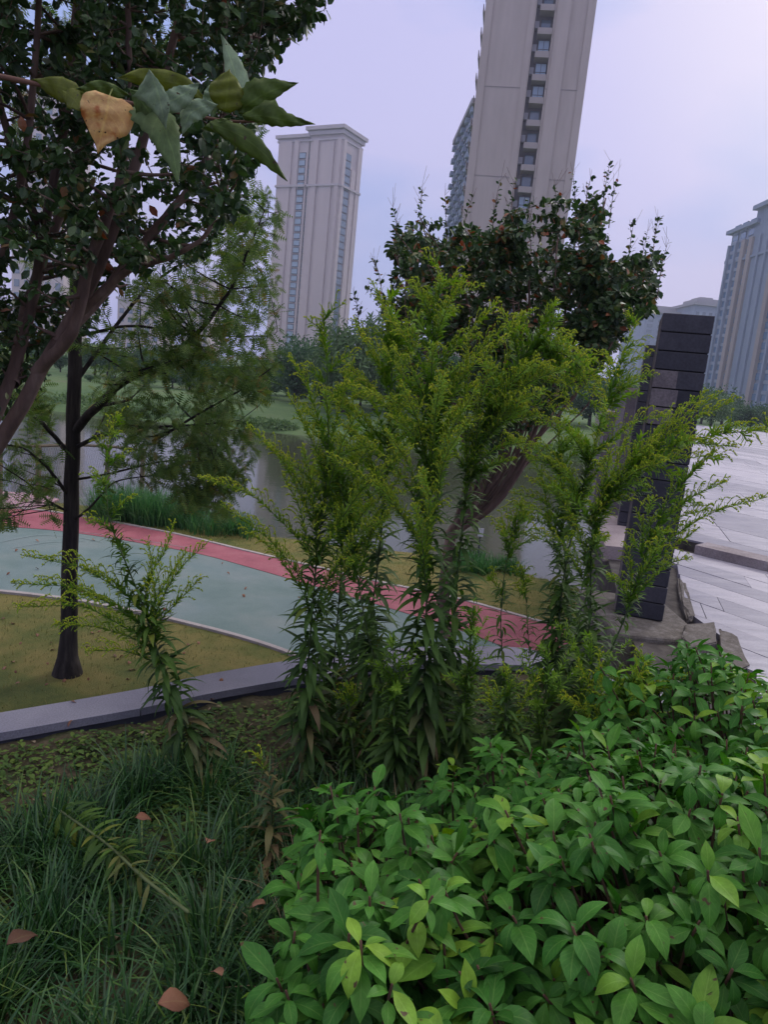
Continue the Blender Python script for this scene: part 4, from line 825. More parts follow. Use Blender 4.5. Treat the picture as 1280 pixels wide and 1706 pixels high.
# ---- broad leaved shrubs, lower right
def shrub(label, outline, Y0, Y1, zfun, n, seed, base):
    g = np.random.default_rng(seed); t = empty('broadleaf_shrub', (base[0], base[1], 0), label=label, cat='shrub'); lf = MB(); tw = MB(); pts = []
    xr = (min(p[0] for p in outline), max(p[0] for p in outline)); grid_ = {}
    tries = 0; cell = .066
    while len(pts) < n and tries < 400000:
        tries += 1
        Y = g.uniform(Y0, Y1); X = g.uniform(-1, 2.6); lay = g.choice([0, .08, .17, .27], p=[.50, .22, .16, .12]); z = zfun(X, Y) - lay * g.uniform(.7, 1.3) + g.normal(0, .06)
        if z < .04: continue
        P = np.array([X, Y, z]); q = proj(P)
        if q[1] > 1900: continue
        if not inpoly([q], outline)[0]: continue
        key = tuple((P // cell).astype(int))
        if key in grid_: continue
        grid_[key] = 1; pts.append((P, lay))
    for P, lay in pts:
        c = np.array([base[0], base[1], .1]); out_ = P - c; out_ /= np.linalg.norm(out_); ax_ = out_ * .6 + UP * .75 + g.normal(0, .28, 3); ax_ /= np.linalg.norm(ax_)
        m_ = g.integers(7, 12); az = np.arange(m_) * 2.399 + g.random() * 6; O = perp(np.tile(ax_, (m_, 1)), az); el = np.radians(g.normal(74, 20, m_) - 20 * (np.arange(m_) < 2)); D = ax_ * np.cos(el)[:, None] + O * np.sin(el)[:, None] - UP * .1
        sz = g.uniform(.042, .086, m_) * g.uniform(.8, 1.12); pos = P + O * .004 - ax_ * (np.arange(m_) / m_ * .03)[:, None]
        rn = np.clip(g.normal(.46, .17) + g.normal(0, .11, m_) + (np.arange(m_) < 2) * .12, 0, .98)
        if g.random() < .10: rn = np.clip(rn + .3, 0, 1)
        ty = g.integers(0, 3, m_)
        for k in range(3):
            mm = ty == k; lf.scatter(BROAD[k], pos[mm], D[mm], ax_ + .5 * UP, sz[mm], rn[mm], wid=g.uniform(.85, 1.15))
        r0 = P - ax_ * .12 - out_ * .05; tw.tube(curve([c * .35 + r0 * .65 - UP * .07, r0, P - ax_ * .04, P + ax_ * .006], 7), np.linspace(.004, .0022, 7), 5, g.random())
    for k in range(12):
        a = g.random() * 6.28; e = c + np.array([math.cos(a) * .12, math.sin(a) * .12, .15]); tw.tube(curve([np.array([base[0], base[1], -.02]) + g.normal(0, .03, 3) * [1, 1, 0], c + (e - c) * .4, e], 8), np.linspace(.009, .004, 8), 6, .3)
    tw.build('twigs', MT['twig_brown'], t, True); lf.build('foliage', MT['shrub_leaf'], t, True); return t
def bump(cx, cy, rx, ry, h, b0=0): return lambda X, Y: b0 + h * math.sqrt(max(0, 1 - ((X - cx) / rx) ** 2 - ((Y - cy) / ry) ** 2)) if ((X - cx) / rx) ** 2 + ((Y - cy) / ry) ** 2 < 1 else -1
shrub('largest broad leaved shrub filling the lower right corner with bright green whorls', [(640, 2300), (600, 1600), (640, 1430), (730, 1385), (850, 1330), (900, 1275), (960, 1220), (1060, 1190), (1180, 1200), (1290, 1240), (1700, 1300), (1700, 2300)], .5, 2.0, bump(.85, 1.15, 1.05, .95, .74), 800, 3, (.85, 1.2))
shrub('lighter broad leaved shrub in front of the pillar footing and pale paving', [(930, 1330), (965, 1180), (1000, 1110), (1045, 1060), (1080, 1038), (1110, 1060), (1170, 1075), (1230, 1100), (1290, 1130), (1500, 1160), (1500, 1450), (1200, 1400)], 1.6, 2.7, bump(1.35, 2.1, .85, .62, .80), 330, 4, (1.3, 2.1))
shrub('small broad leaved shrub in the grass, at the left end of the green mass', [(470, 2300), (440, 1650), (480, 1590), (500, 1440), (510, 1330), (520, 1305), (600, 1300), (680, 1350), (760, 1400), (800, 1800), (800, 2300)], .55, 1.75, bump(.06, 1.15, .56, .72, .58), 190, 5, (.12, 1.15))
shrub('broad leaved shrub sprig standing below the central goldenrod', [(705, 1400), (712, 1250), (770, 1228), (850, 1225), (1010, 1240), (1050, 1400), (900, 1480)], 1.5, 2.1, bump(.42, 1.75, .5, .42, .48), 120, 6, (.42, 1.75))

# ---- grass of the bed (mondo grass), weeds, litter
def blades(n, region, h, wd, segs=4, lean=.6, clump=None, zf=bed_z, ok=None):
    g = rng; X = g.uniform(region[0], region[1], n); Y = g.uniform(region[2], region[3], n)
    if clump:
        k = clump[0]; cx = g.uniform(region[0], region[1], k); cy = g.uniform(region[2], region[3], k); i = g.integers(0, k, n); X = cx[i] + g.normal(0, clump[1], n); Y = cy[i] + g.normal(0, clump[1], n); dirx = X - cx[i]; diry = Y - cy[i]
    else: dirx = g.normal(size=n); diry = g.normal(size=n)
    dd = np.stack([dirx, diry], -1) / clump[1] if clump else np.stack([dirx, diry], -1); dd = dd + g.normal(0, .5, (n, 2))
    m_ = np.ones(n, bool) if ok is None else ok(X, Y); X, Y, dd = X[m_], Y[m_], dd[m_]; n = len(X)
    ln = g.uniform(h[0], h[1], n); a = np.clip(np.linalg.norm(dd, axis=1) * lean, .05, 1.6); dn = dd / (np.linalg.norm(dd, axis=1, keepdims=True) + 1e-6)
    s = np.linspace(0, 1, segs + 1); P0 = np.stack([X, Y, zf(X, Y) - .01], -1); Vs = []; A = []
    th = a[:, None] * (.25 + 1.25 * s[None]); dh = np.sin(th); dv = np.cos(th)
    hh = np.concatenate([np.zeros((n, 1)), np.cumsum((dh[:, 1:] + dh[:, :-1]) / 2, 1)], 1) * (ln / segs)[:, None]; vv = np.concatenate([np.zeros((n, 1)), np.cumsum((dv[:, 1:] + dv[:, :-1]) / 2, 1)], 1) * (ln / segs)[:, None]
    C = P0[:, None] + np.stack([dn[:, 0:1] * hh, dn[:, 1:2] * hh, vv], -1); sd = np.stack([-dn[:, 1], dn[:, 0], np.zeros(n)], -1); wf = wd * np.array([.8, 1, .85, .6, .08])[:segs + 1] if segs == 4 else wd * np.linspace(1, .1, segs + 1)
    Vl = C - sd[:, None] * wf[None, :, None]; Vr = C + sd[:, None] * wf[None, :, None]; V = np.stack([Vl, Vr], 2).reshape(-1, 3); m2 = 2 * (segs + 1)
    q = np.array([[2 * i, 2 * i + 1, 2 * i + 3, 2 * i + 2] for i in range(segs)])[None] + (np.arange(n) * m2)[:, None, None]; A = np.zeros((len(V), 3)); A[:, 2] = np.repeat(g.random(n), m2); A[:, 1] = np.tile(np.repeat(s, 2), n)
    return V, q.reshape(-1, 4), A
def inreg(poly): return lambda X, Y: inpoly(proj(np.stack([X, Y, np.zeros_like(X)], -1)), poly)
gp = [(-900, 1430), (-100, 1400), (60, 1400), (130, 1350), (240, 1310), (330, 1290), (500, 1330), (560, 1350), (620, 1300), (760, 1330), (900, 1500), (900, 3000), (-900, 3000)]
V, q, A = blades(50000, (-2.4, 1.0, .2, 2.7), (.09, .26), .0031, clump=(750, .035), lean=.75, ok=inreg(gp)); b.add(V, q, None, A)
V, q, A = blades(5000, (-.4, .9, 2.0, 3.2), (.10, .22), .0018, clump=(120, .03), lean=.5, ok=inreg([(560, 1400), (590, 1220), (660, 1180), (740, 1200), (1000, 1250), (1000, 1400)])); b.add(V, q, None, A)
tag(b.build('mondo_grass', MT['grass_blade'], smooth=True), 'dark green strappy grass covering the lower left of the bed', 'grass', kind='stuff')
# weeds: low mossy clover
n = 52000; X = rng.uniform(-2.6, 1.3, n); Y = rng.uniform(1.7, 3.9, n); K = (np.sin(X * 3.1 + 1) * np.cos(Y * 3.7) + .6 * np.sin(X * 7 + Y * 5) + rng.normal(0, .5, n)) > -.35; K &= (Y < kerbY(X) - .06) & (X < 1.5); X, Y = X[K], Y[K]
b = MB(); P = np.stack([X, Y, bed_z(X, Y) + rng.uniform(.004, .03, len(X))], -1); D = rnd_dirs(len(X)); D[:, 2] = np.abs(D[:, 2]) * .4; b.scatter(SMALL[1], P, D, UP, rng.uniform(.012, .032, len(X)))
tag(b.build('ground_weeds', MT['weed']), 'low bright green weeds creeping over the bare soil of the bed', 'weeds', kind='stuff')
# litter crumbs (uncountable)
b = MB(); n = 3500; X = rng.uniform(-3.2, 1.5, n); Y = rng.uniform(1.4, 4.1, n); K = (Y < kerbY(X) - .03); X, Y = X[K], Y[K]; D = rnd_dirs(len(X)); D[:, 2] *= .25; b.scatter(LANCE[1], np.stack([X, Y, bed_z(X, Y) + .008], -1), D, UP + rng.normal(0, .4, (len(X), 3)), rng.uniform(.012, .045, len(X)), wid=2)
V, q, A = blades(900, (-.15, .25, 1.5, 2.1), (.10, .30), .0016, lean=.7, segs=4); b.add(V, q, None, A)
tag(b.build('dry_litter', MT['dry']), 'straw coloured dead grass and leaf crumbs strewn over the bed', 'litter', kind='stuff')
# single fallen leaves
DL = leaf_tpl(6, .55, .45, .18, .5, base=.05, wav=.05)
def dleaf(x, y, z, sz, label, group=None, ang=None, r_=None):
    P = onz(x, y, z); a = rng.random() * 6.28 if ang is None else ang; b = MB(); b.scatter(DL, P, [math.cos(a), math.sin(a), rng.normal(0, .15)], UP + rng.normal(0, .25, 3), sz, rng.random() if r_ is None else r_)
    o = b.build('fallen_leaf', MT['dead_leaf'], smooth=True); s_ = o.modifiers.new('s', 'SOLIDIFY'); s_.thickness = .0008; return tag(o, label, 'fallen leaf', group)
dleaf(262, 1672, .21, .085, 'bright orange brown leaf on the grass at the bottom left', ang=.45, r_=.75)
dleaf(442, 1505, .17, .05, 'pinkish dry leaf caught in the grass left of the small shrub', ang=3.0, r_=.95)
dleaf(225, 1362, .17, .05, 'reddish dry leaf above the fallen yellow stalk', ang=.2, r_=.6)
dleaf(10, 1575, .17, .08, 'dull brown leaf at the left edge in the grass', ang=.9, r_=.1)
dleaf(345, 1405, .16, .05, 'small curled pale brown leaf standing in the grass', ang=1.4, r_=.9)
dleaf(370, 1625, .17, .05, 'tan curled leaf just right of the bright orange one', ang=2.3, r_=.9)
dleaf(565, 1208 - 60, .02, .04, 'pale leaf lying behind the tall left goldenrod', ang=2, r_=1)
for k in range(60):
    x = rng.uniform(0, 460); y = rng.uniform(1215, 1345)
    if y < 1240 - (x / 460) * 60: continue
    dleaf(x, y, .012, rng.uniform(.02, .045), 'small brown leaf lying on the soil strip before the low wall', 'brown leaves on the soil of the bed')
for k in range(45):
    x = rng.uniform(-20, 330); y = rng.uniform(1030, 1140); dleaf(x, y, LZ + .012, rng.uniform(.03, .06), 'small brown leaf lying on the lawn around the dark trunk', 'brown leaves on the lawn')
for k in range(34):
    x = rng.uniform(-20, 520); y = rng.uniform(885, 1040)
    if 985 + max(0, x) * .19 > y > 862 + max(0, x) * .19: dleaf(x, y, LZ + .03, rng.uniform(.03, .055), 'small dry leaf blown onto the green path', 'dry leaves on the green path')
for x, y in [(120, 1200), (118, 1168), (355, 1165), (370, 1130)]: dleaf(x, y, KT + .006, .03, 'little dark leaf lying on top of the low granite wall', 'leaves on the low wall')
# lawn tufts
n = 60000; X = rng.uniform(-7, 2.2, n); Y = rng.uniform(2.6, 9, n)
gn = smooth_line([p for p in g_near], 40)
def onlawn(X, Y):
    a = (Y > kerbY(X) + .25) & (Y < np.interp(X, g_near[:, 0], g_near[:, 1]) - .06); c = (Y > np.interp(X, r_far[:, 0], r_far[:, 1]) + .08) & (Y < shoreY(X) + .1); return (a | c) & (X < 1.75 + (Y - 4.7) * .2)
V, q, A = blades(90000, (-8, 2.2, 2.6, 11), (.02, .055), .003, segs=2, lean=.8, zf=ground_z, ok=onlawn)
b = MB(); b.add(V, q, None, A); tag(b.build('lawn_grass', leaf_mat('lawn_blade', [(.08, .11, .03), (.15, .165, .045), (.24, .20, .07)], vein=0, rough=.8, trans=.2)), 'short yellowing lawn grass beside the paths', 'lawn', kind='stuff')
# reeds on the bank
def reeds(label, poly, Y, n, h):
    a = at(poly[0], poly[1], Y); c = at(poly[2], poly[1], Y); t = MB(); V, q, A = blades(n, (a[0], c[0], Y - .25, Y + .5), h, .006, clump=(max(8, n // 60), .06), lean=.35, zf=lambda X, Y_: np.maximum(ground_z(X, Y_), LZ - .5)); t.add(V, q, None, A)
    return tag(t.build('reed_clump', MT['reed_blade']), label, 'reeds')
Yr = float(onz(240, 868, LZ)[1])
reeds('tall bright green reed clump at the water edge, just right of the slim dark trunk', (165, 860, 330), Yr, 2600, (.25, .55))
reeds('lower reed clump on the bank to the right of the taller reeds', (330, 880, 440), Yr - .2, 900, (.2, .36))
Yr = float(onz(820, 950, LZ)[1]); reeds('round green grass clump at the shore beside the marker post', (765, 945, 855), Yr, 1500, (.10, .26))
# ------------------------------------------------------------------ trees
def crown_points(poly, Y0, Y1, n, clump=None, dens=None):
    xs_ = [p[0] for p in poly]; ys_ = [p[1] for p in poly]; out_ = []; got = 0
    cl = None
    if clump:
        k = clump[0]; cl = []
        while len(cl) < k:
            x, y = rng.uniform(min(xs_), max(xs_)), rng.uniform(min(ys_), max(ys_))
            if inpoly([(x, y)], poly)[0]: cl.append(at(x, y, rng.uniform(Y0, Y1)))
        cl = np.array(cl)
    while got < n:
        m_ = n * 2
        if cl is not None: P = cl[rng.integers(0, len(cl), m_)] + rng.normal(0, clump[1], (m_, 3))
        else:
            P = np.array([at(x, y, Y) for x, y, Y in zip(rng.uniform(min(xs_), max(xs_), m_), rng.uniform(min(ys_), max(ys_), m_), rng.uniform(Y0, Y1, m_))])
        P = P[inpoly(proj(P), poly)]; out_.append(P); got += len(P)
    return np.vstack(out_)[:n]
def connect(T, nodes, rad, bow=.12, up=.5, n=9, rmul=.5, r_end=.001):
    """a curved branch from the best existing node to every target"""
    out_ = []
    for P in T:
        d = nodes - P; dist = np.linalg.norm(d, axis=1); cost = dist + up * np.maximum(0, nodes[:, 2] - P[2] + .02) * 1.5
        i = int(np.argmin(cost)); ln = dist[i]
        if ln < .01: continue
        mid = nodes[i] * .5 + P * .5 + rng.normal(0, ln * bow * .5, 3) - UP * ln * bow * .3
        C = curve([nodes[i], mid, P], n); out_.append((C, max(r_end * 1.3, rad[i] * rmul), r_end))
    return out_
def tree_skel(stems, T1, T2, seg_keep=.25, **k):
    nodes = []; rads = []; br = []
    for C, r0, r1 in stems:
        nodes.append(C[int(len(C) * seg_keep):]); rads.append(np.linspace(r0, r1, len(C))[int(len(C) * seg_keep):])
    N_ = np.vstack(nodes); Rr = np.concatenate(rads)
    b1 = connect(T1, N_, Rr, n=12, rmul=k.get('rm1', .55), r_end=k.get('re1', .003), bow=k.get('bow', .15))
    for C, a, e in b1: N_ = np.vstack([N_, C[3:]]); Rr = np.concatenate([Rr, np.linspace(a, e, len(C))[3:]])
    b2 = connect(T2, N_, Rr, n=7, rmul=.5, r_end=k.get('re2', .0011), bow=k.get('bow', .15))
    return b1, b2
def leaves_on(b, twigs, tpl, per_m, size, rn=(.5, .25), t0=.2, droop=.25, jit=.01, wid=1.0, mn=3):
    Ps = []; Ds = []; Ns = []
    for C, a, e in twigs:
        ln = np.linalg.norm(np.diff(C, axis=0), axis=1).sum(); n = max(mn, int(ln * per_m)); tt = t0 + (1 - t0) * rng.random(n) ** .8; P, T = sample_at(C, tt); O = perp(T, rng.random(n) * 6.28)
        Ps.append(P + rng.normal(0, jit, (n, 3))); Ds.append(T * .45 + O * .8 - UP * droop + rng.normal(0, .2, (n, 3))); Ns.append(UP * .7 + rng.normal(0, .5, (n, 3)))
    P = np.vstack(Ps); D = np.vstack(Ds); Nn = np.vstack(Ns); n = len(P); k = rng.integers(0, len(tpl), n); sz = rng.uniform(size[0], size[1], n); rr = np.clip(rng.normal(rn[0], rn[1], n), 0, 1)
    for i in range(len(tpl)):
        m_ = k == i; b.scatter(tpl[i], P[m_], D[m_], Nn[m_], sz[m_], rr[m_], wid=wid)
def tree(name, label, cat, stems, T1, T2, bark, leafmat, leaf, base, **k):
    t = empty(name, base, label=label, cat=cat); tk = MB(); bb = MB(); lf = MB()
    b1, b2 = tree_skel(stems, T1, T2, **k)
    for C, r0, r1 in stems:
        rr = np.linspace(r0, r1, len(C)); rr = rr * (1 + .05 * np.sin(np.arange(len(C)) * 1.7)); tk.tube(C + rng.normal(0, r0 * .06, C.shape), rr, 9, rng.random())
    for C, a, e in b1: bb.tube(C, np.linspace(a, e, len(C)), 5, rng.random())
    for C, a, e in b2: bb.tube(C, np.linspace(a, e, len(C)), 3, rng.random())
    tk.build('trunk', MT[bark], t, True); ex_ = k.get('extra'); ex_ and ex_(bb); bb.build('branches', MT[bark], t, True); leaf(lf, b1, b2); lf.build('foliage', MT[leafmat], t); return t
def ST(pts, r0, r1, n=30): return (curve([p if not isinstance(p, tuple) else at(*p) for p in pts], n), r0, r1)

# big multi stemmed crape myrtle, upper left; rooted just outside the left edge of the view
root = np.array([-2.55, 3.0, LZ - .04]); 
Yd = 2.9
stems = [ST([root, (-120, 900, 2.9), (10, 735, 2.9), (60, 620, 2.88), (135, 520, 2.85), (190, 380, 2.85), (250, 200, 2.9), (300, 40, 2.95), (330, -150, 3.0)], .050, .010),
         ST([root + [.02, .05, 0], (-110, 860, 3.0), (-20, 740, 3.0), (45, 560, 3.05), (70, 400, 3.1), (110, 200, 3.1), (130, 0, 3.15), (140, -200, 3.2)], .040, .010),
         ST([root + [-.04, .0, 0], (-130, 800, 2.8), (-60, 600, 2.8), (10, 420, 2.8), (40, 300, 2.75), (60, 120, 2.75), (70, -160, 2.8)], .034, .008),
         ST([(60, 620, 2.88), (120, 560, 2.8), (150, 430, 2.75), (200, 310, 2.72), (215, 150, 2.7), (212, -40, 2.7)], .026, .008),
         ST([(95, 570, 2.86), (180, 480, 2.95), (260, 380, 3.05), (330, 300, 3.1), (380, 180, 3.15), (420, 60, 3.2)], .026, .007),
         ST([(135, 520, 2.85), (210, 450, 2.8), (280, 430, 2.75), (340, 400, 2.72), (375, 330, 2.7)], .018, .005),
         ST([(-20, 740, 3.0), (-60, 500, 3.2), (-90, 300, 3.3), (-100, 60, 3.3), (-110, -200, 3.3)], .035, .010),
         ST([(20, 640, 3.03), (40, 520, 3.3), (90, 380, 3.4), (150, 250, 3.45), (170, 100, 3.5), (200, -100, 3.5)], .028, .008),
         ST([(70, 400, 3.1), (20, 250, 3.0), (-20, 100, 3.0), (-40, -100, 3.0)], .020, .006)]
polyA = [(-520, -420), (580, -420), (570, -60), (560, 14), (528, 50), (490, 74), (468, 112), (462, 170), (430, 240), (436, 290), (438, 320), (405, 345), (398, 400), (360, 415), (362, 460), (320, 470), (262, 462), (232, 500), (190, 492), (120, 500), (60, 560), (20, 600), (0, 680), (-60, 740), (-300, 700), (-520, 500)]
T1 = crown_points(polyA, 2.5, 3.7, 150); T2 = crown_points(polyA, 2.4, 3.8, 2300, clump=(260, .10))
lowA = [(-300, 480), (190, 480), (150, 545), (90, 600), (40, 660), (-40, 735), (-300, 700)]
T1 = np.vstack([T1, crown_points(lowA, 3.05, 3.8, 25)]); T2 = np.vstack([T2, crown_points(lowA, 3.05, 3.8, 260)])
def lfA(b, b1, b2): leaves_on(b, b2, SMALL, 98, (.028, .05), rn=(.42, .2), mn=11); leaves_on(b, b1, SMALL, 18, (.03, .05), t0=.5, rn=(.42, .2))
tree('crape_myrtle', 'big dark multi stemmed crape myrtle leaning in from the left edge with reddish trunks', 'tree', stems, T1, T2, 'bark_red', 'myrtle_leaf', lfA, tuple(root), re1=.004)

# crape myrtle behind the goldenrod
b0 = onz(742, 1062, LZ); YB = float(b0[1]); stemsB = [ST([b0, (738, 1000, YB), (745, 930, YB), (752, 890, YB)], .058, .050, 16)]
fork = at(752, 890, YB)
for dx, top, yt, dy, r in [(40, 690, 560, -.3, .020), (55, 720, 420, .2, .024), (70, 770, 470, -.4, .022), (85, 800, 390, .4, .026), (95, 850, 440, .1, .026), (110, 880, 420, -.2, .024), (120, 930, 400, .3, .026), (125, 965, 360, 0, .028), (120, 1010, 330, -.4, .020), (118, 1040, 450, .4, .020), (30, 660, 430, .3, .02), (112, 1085, 470, .1, .016)]:
    stemsB.append(ST([fork + rng.normal(0, .015, 3), (752 + dx * .55, 850, YB + dy * .1), (752 + dx, 770, YB + dy * .25), ((752 + dx + top) / 2 + 15, (770 + yt) / 2, YB + dy * .6), (top, yt, YB + dy)], r * 1.1, .006, 26))
polyB = [(632, 520), (636, 460), (655, 430), (650, 385), (690, 350), (720, 365), (722, 410), (748, 418), (765, 372), (800, 360), (820, 385), (845, 350), (880, 358), (890, 400), (912, 425), (935, 360), (965, 320), (1000, 325), (1015, 370), (1010, 420), (1040, 455), (1062, 415), (1090, 420), (1105, 460), (1098, 510), (1060, 545), (1010, 600), (960, 640), (920, 700), (860, 745), (800, 750), (720, 700), (660, 610)]
for k in range(16):
    s0 = rng.uniform(.0, .5); x1 = rng.uniform(795, 885); x2 = x1 + (x1 - 800) * .9 + rng.uniform(-25, 45); d1 = rng.uniform(-.3, .3)
    stemsB.append(ST([fork + rng.normal(0, .02, 3), (752 + (x1 - 752) * .5 + rng.uniform(-6, 6), 838, YB + d1 * .3), (x1, rng.uniform(745, 790), YB + d1 * .6), (x2, rng.uniform(620, 680), YB + d1), (x2 + rng.uniform(-30, 50), rng.uniform(500, 590), YB + d1 * 1.5)], rng.uniform(.011, .018), .004, 22))
T1 = crown_points(polyB, YB - .9, YB + 1.1, 90); T2 = crown_points(polyB, YB - 1.0, YB + 1.2, 1250, clump=(115, .105))
lead = []
for x, y, x2, y2 in [(700, 360, 703, 312), (668, 400, 655, 345), (745, 370, 742, 325), (765, 380, 790, 325), (850, 345, 858, 305), (820, 350, 835, 300), (960, 330, 955, 285), (1000, 350, 1018, 268), (975, 320, 985, 300), (1015, 340, 1030, 300), (1045, 430, 1058, 365), (1085, 430, 1097, 365), (1095, 460, 1115, 400), (930, 360, 925, 310), (885, 380, 880, 335), (640, 470, 622, 430), (1060, 470, 1080, 385), (600, 520, 590, 490), (650, 520, 612, 480)]:
    Yl = YB + rng.uniform(-.5, .5); lead.append((curve([at(x, y + 40, Yl), at((x + x2) / 2, (y + y2) / 2, Yl), at(x2, y2, Yl)], 9), .004, .0012))
def lfB(b, b1, b2):
    leaves_on(b, b2, SMALL, 100, (.042, .075), rn=(.45, .26), mn=9); leaves_on(b, lead, SMALL, 90, (.028, .05), t0=0, droop=0)
def extra(b):
    for C, a, e in lead: b.tube(C, np.linspace(a, e, len(C)), 4, .5)
    for _ in range(150):
        C = lead[rng.integers(0, len(lead))][0]; P = C[rng.integers(3, 9)]; d = rng.normal(0, .5, 3); d[2] = abs(d[2]) + .5; b.tube([P, P + d * .05, P + d * .09 + UP * .01], .0012, 3, .5)
tB = tree('crape_myrtle', 'crape myrtle with a fan of bare stems behind the goldenrod, dark crown against the tower', 'tree', stemsB, T1, T2, 'bark_red', 'myrtle_leaf', lfB, tuple(b0), re1=.004, extra=extra)
# seed clusters / red dead leaves tucked in the crown are part of its foliage

# young bald cypress on the lawn
c0 = onz(112, 1122, LZ); YC = float(c0[1]); rC = 15.0 / FPX * YC
def comb():
    V = [[-.03, 0, 0], [.03, 0, 0], [0, 1, -.12]]; F_ = [[0, 1, 2]]; k = 6
    for i in range(k):
        y = .08 + .86 * i / k; ln = .26 * math.sin(math.pi * (.15 + .8 * (i + .5) / k)) + .06
        for s_ in (-1, 1):
            b_ = len(V); V += [[0, y, -.12 * y * y], [s_ * ln, y + .10, -.12 * y * y - .04], [0, y + .10, -.12 * y * y]]; F_.append([b_, b_ + 1, b_ + 2] if s_ > 0 else [b_, b_ + 2, b_ + 1])
    return np.array(V, float), np.array(F_), np.c_[np.zeros(len(V)), np.array(V)[:, 1], np.zeros(len(V))]
FROND = [comb()]
stemsC = [ST([c0 - UP * .03, (113, 1060, YC), (117, 900, YC), (121, 740, YC), (124, 600, YC), (128, 420, YC), (132, 200, YC), (138, -60, YC), (142, -260, YC)], rC, rC * .35, 34)]
limbs = []
for pts, r in [([(122, 722, YC), (150, 690, YC - .1), (200, 637, YC - .3), (250, 615, YC - .45), (300, 590, YC - .6), (360, 520, YC - .7), (410, 440, YC - .8), (440, 350, YC - .8)], .032),
               ([(122, 748, YC), (170, 722, YC - .1), (240, 712, YC - .2), (330, 708, YC - .2), (400, 700, YC - .3)], .016),
               ([(255, 735, YC - .3), (330, 690, YC - .4), (410, 645, YC - .5), (470, 600, YC - .5)], .010),
               ([(123, 640, YC), (180, 560, YC + .1), (240, 480, YC + .2), (330, 420, YC + .3), (420, 380, YC + .3)], .016),
               ([(119, 760, YC), (80, 715, YC - .2), (30, 670, YC - .3), (-60, 600, YC - .4)], .018),
               ([(118, 830, YC), (80, 780, YC - .2), (40, 745, YC - .3), (-30, 735, YC - .4)], .014),
               ([(117, 855, YC), (80, 835, YC - .2), (40, 800, YC - .4), (0, 775, YC - .5)], .010),
               ([(118, 800, YC), (180, 790, YC), (260, 770, YC + .1), (340, 760, YC + .1)], .010),
               ([(118, 870, YC), (145, 850, YC - .1), (190, 800, YC - .2), (270, 790, YC - .2)], .010),
               ([(126, 560, YC), (220, 540, YC - .1), (330, 560, YC - .2), (440, 560, YC - .2)], .012),
               ([(128, 420, YC), (230, 330, YC + .2), (350, 250, YC + .3), (430, 240, YC + .3)], .014),
               ([(128, 400, YC), (60, 330, YC + .3), (-60, 250, YC + .4)], .014), ([(131, 220, YC), (230, 100, YC), (330, 20, YC)], .012), ([(131, 260, YC), (20, 120, YC), (-100, 30, YC)], .012), ([(136, 20, YC), (200, -120, YC)], .01), ([(136, 20, YC), (60, -120, YC)], .01)]:
    limbs.append(ST(pts, r, .003, 20))
polyC1 = [(60, 560), (200, 480), (300, 400), (400, 320), (440, 300), (470, 345), (482, 400), (470, 450), (455, 520), (472, 560), (478, 610), (440, 660), (420, 720), (400, 770), (390, 850), (330, 870), (280, 800), (200, 760), (150, 790), (150, 560)]
polyC2 = [(-160, 520), (60, 560), (110, 700), (112, 900), (80, 890), (40, 840), (20, 920), (-60, 900), (-160, 800)]
polyC3 = [(-200, -300), (300, -300), (480, 260), (440, 330), (200, 470), (-160, 450)]
T1 = np.vstack([crown_points(polyC1, YC - .9, YC + .6, 75), crown_points(polyC2, YC - .6, YC + .5, 24), crown_points(polyC3, YC - .8, YC + .8, 26)])
T2 = np.vstack([crown_points(polyC1, YC - 1.0, YC + .7, 370, clump=(100, .10)), crown_points([(150, 720), (420, 690), (430, 770), (390, 862), (290, 862), (240, 800)], YC - .8, YC + .3, 110, clump=(30, .09)), crown_points(polyC2, YC - .7, YC + .5, 130, clump=(30, .11)), crown_points(polyC3, YC - .8, YC + .8, 160)])
def lfC(b, b1, b2):
    leaves_on(b, b2, FROND, 62, (.05, .10), rn=(.5, .25), mn=9, droop=.35, t0=.05); leaves_on(b, b1, FROND, 40, (.05, .11), t0=.4, droop=.4); leaves_on(b, limbs, FROND, 22, (.05, .10), t0=.35, droop=.3)
tC = empty('bald_cypress', tuple(c0), label='young conifer with a slim straight dark trunk on the lawn and loose feathery drooping sprays', cat='tree')
tk = MB(); bb = MB(); lf = MB(); b1, b2 = tree_skel(limbs, T1, T2, re1=.0022, re2=.001, rm1=.5, seg_keep=.15)
for C, r0, r1 in stemsC:
    rr = np.linspace(r0, r1, len(C)); rr[0] *= 1.9; rr[1] *= 1.2; tk.tube(C + rng.normal(0, .002, C.shape), rr, 14, .5)
tk.build('trunk', MT['bark_dark'], tC, True)
for C, r0, r1 in limbs: bb.tube(C + rng.normal(0, r0 * .1, C.shape), np.linspace(r0, r1, len(C)), 7, .5)
for C, a, e in b1: bb.tube(C, np.linspace(a, e, len(C)), 4, .5)
for C, a, e in b2: bb.tube(C, np.linspace(a, e, len(C)), 3, .5)
bb.build('branches', MT['bark_dark'], tC, True); lfC(lf, b1, b2); lf.build('foliage', MT['cypress_leaf'], tC)

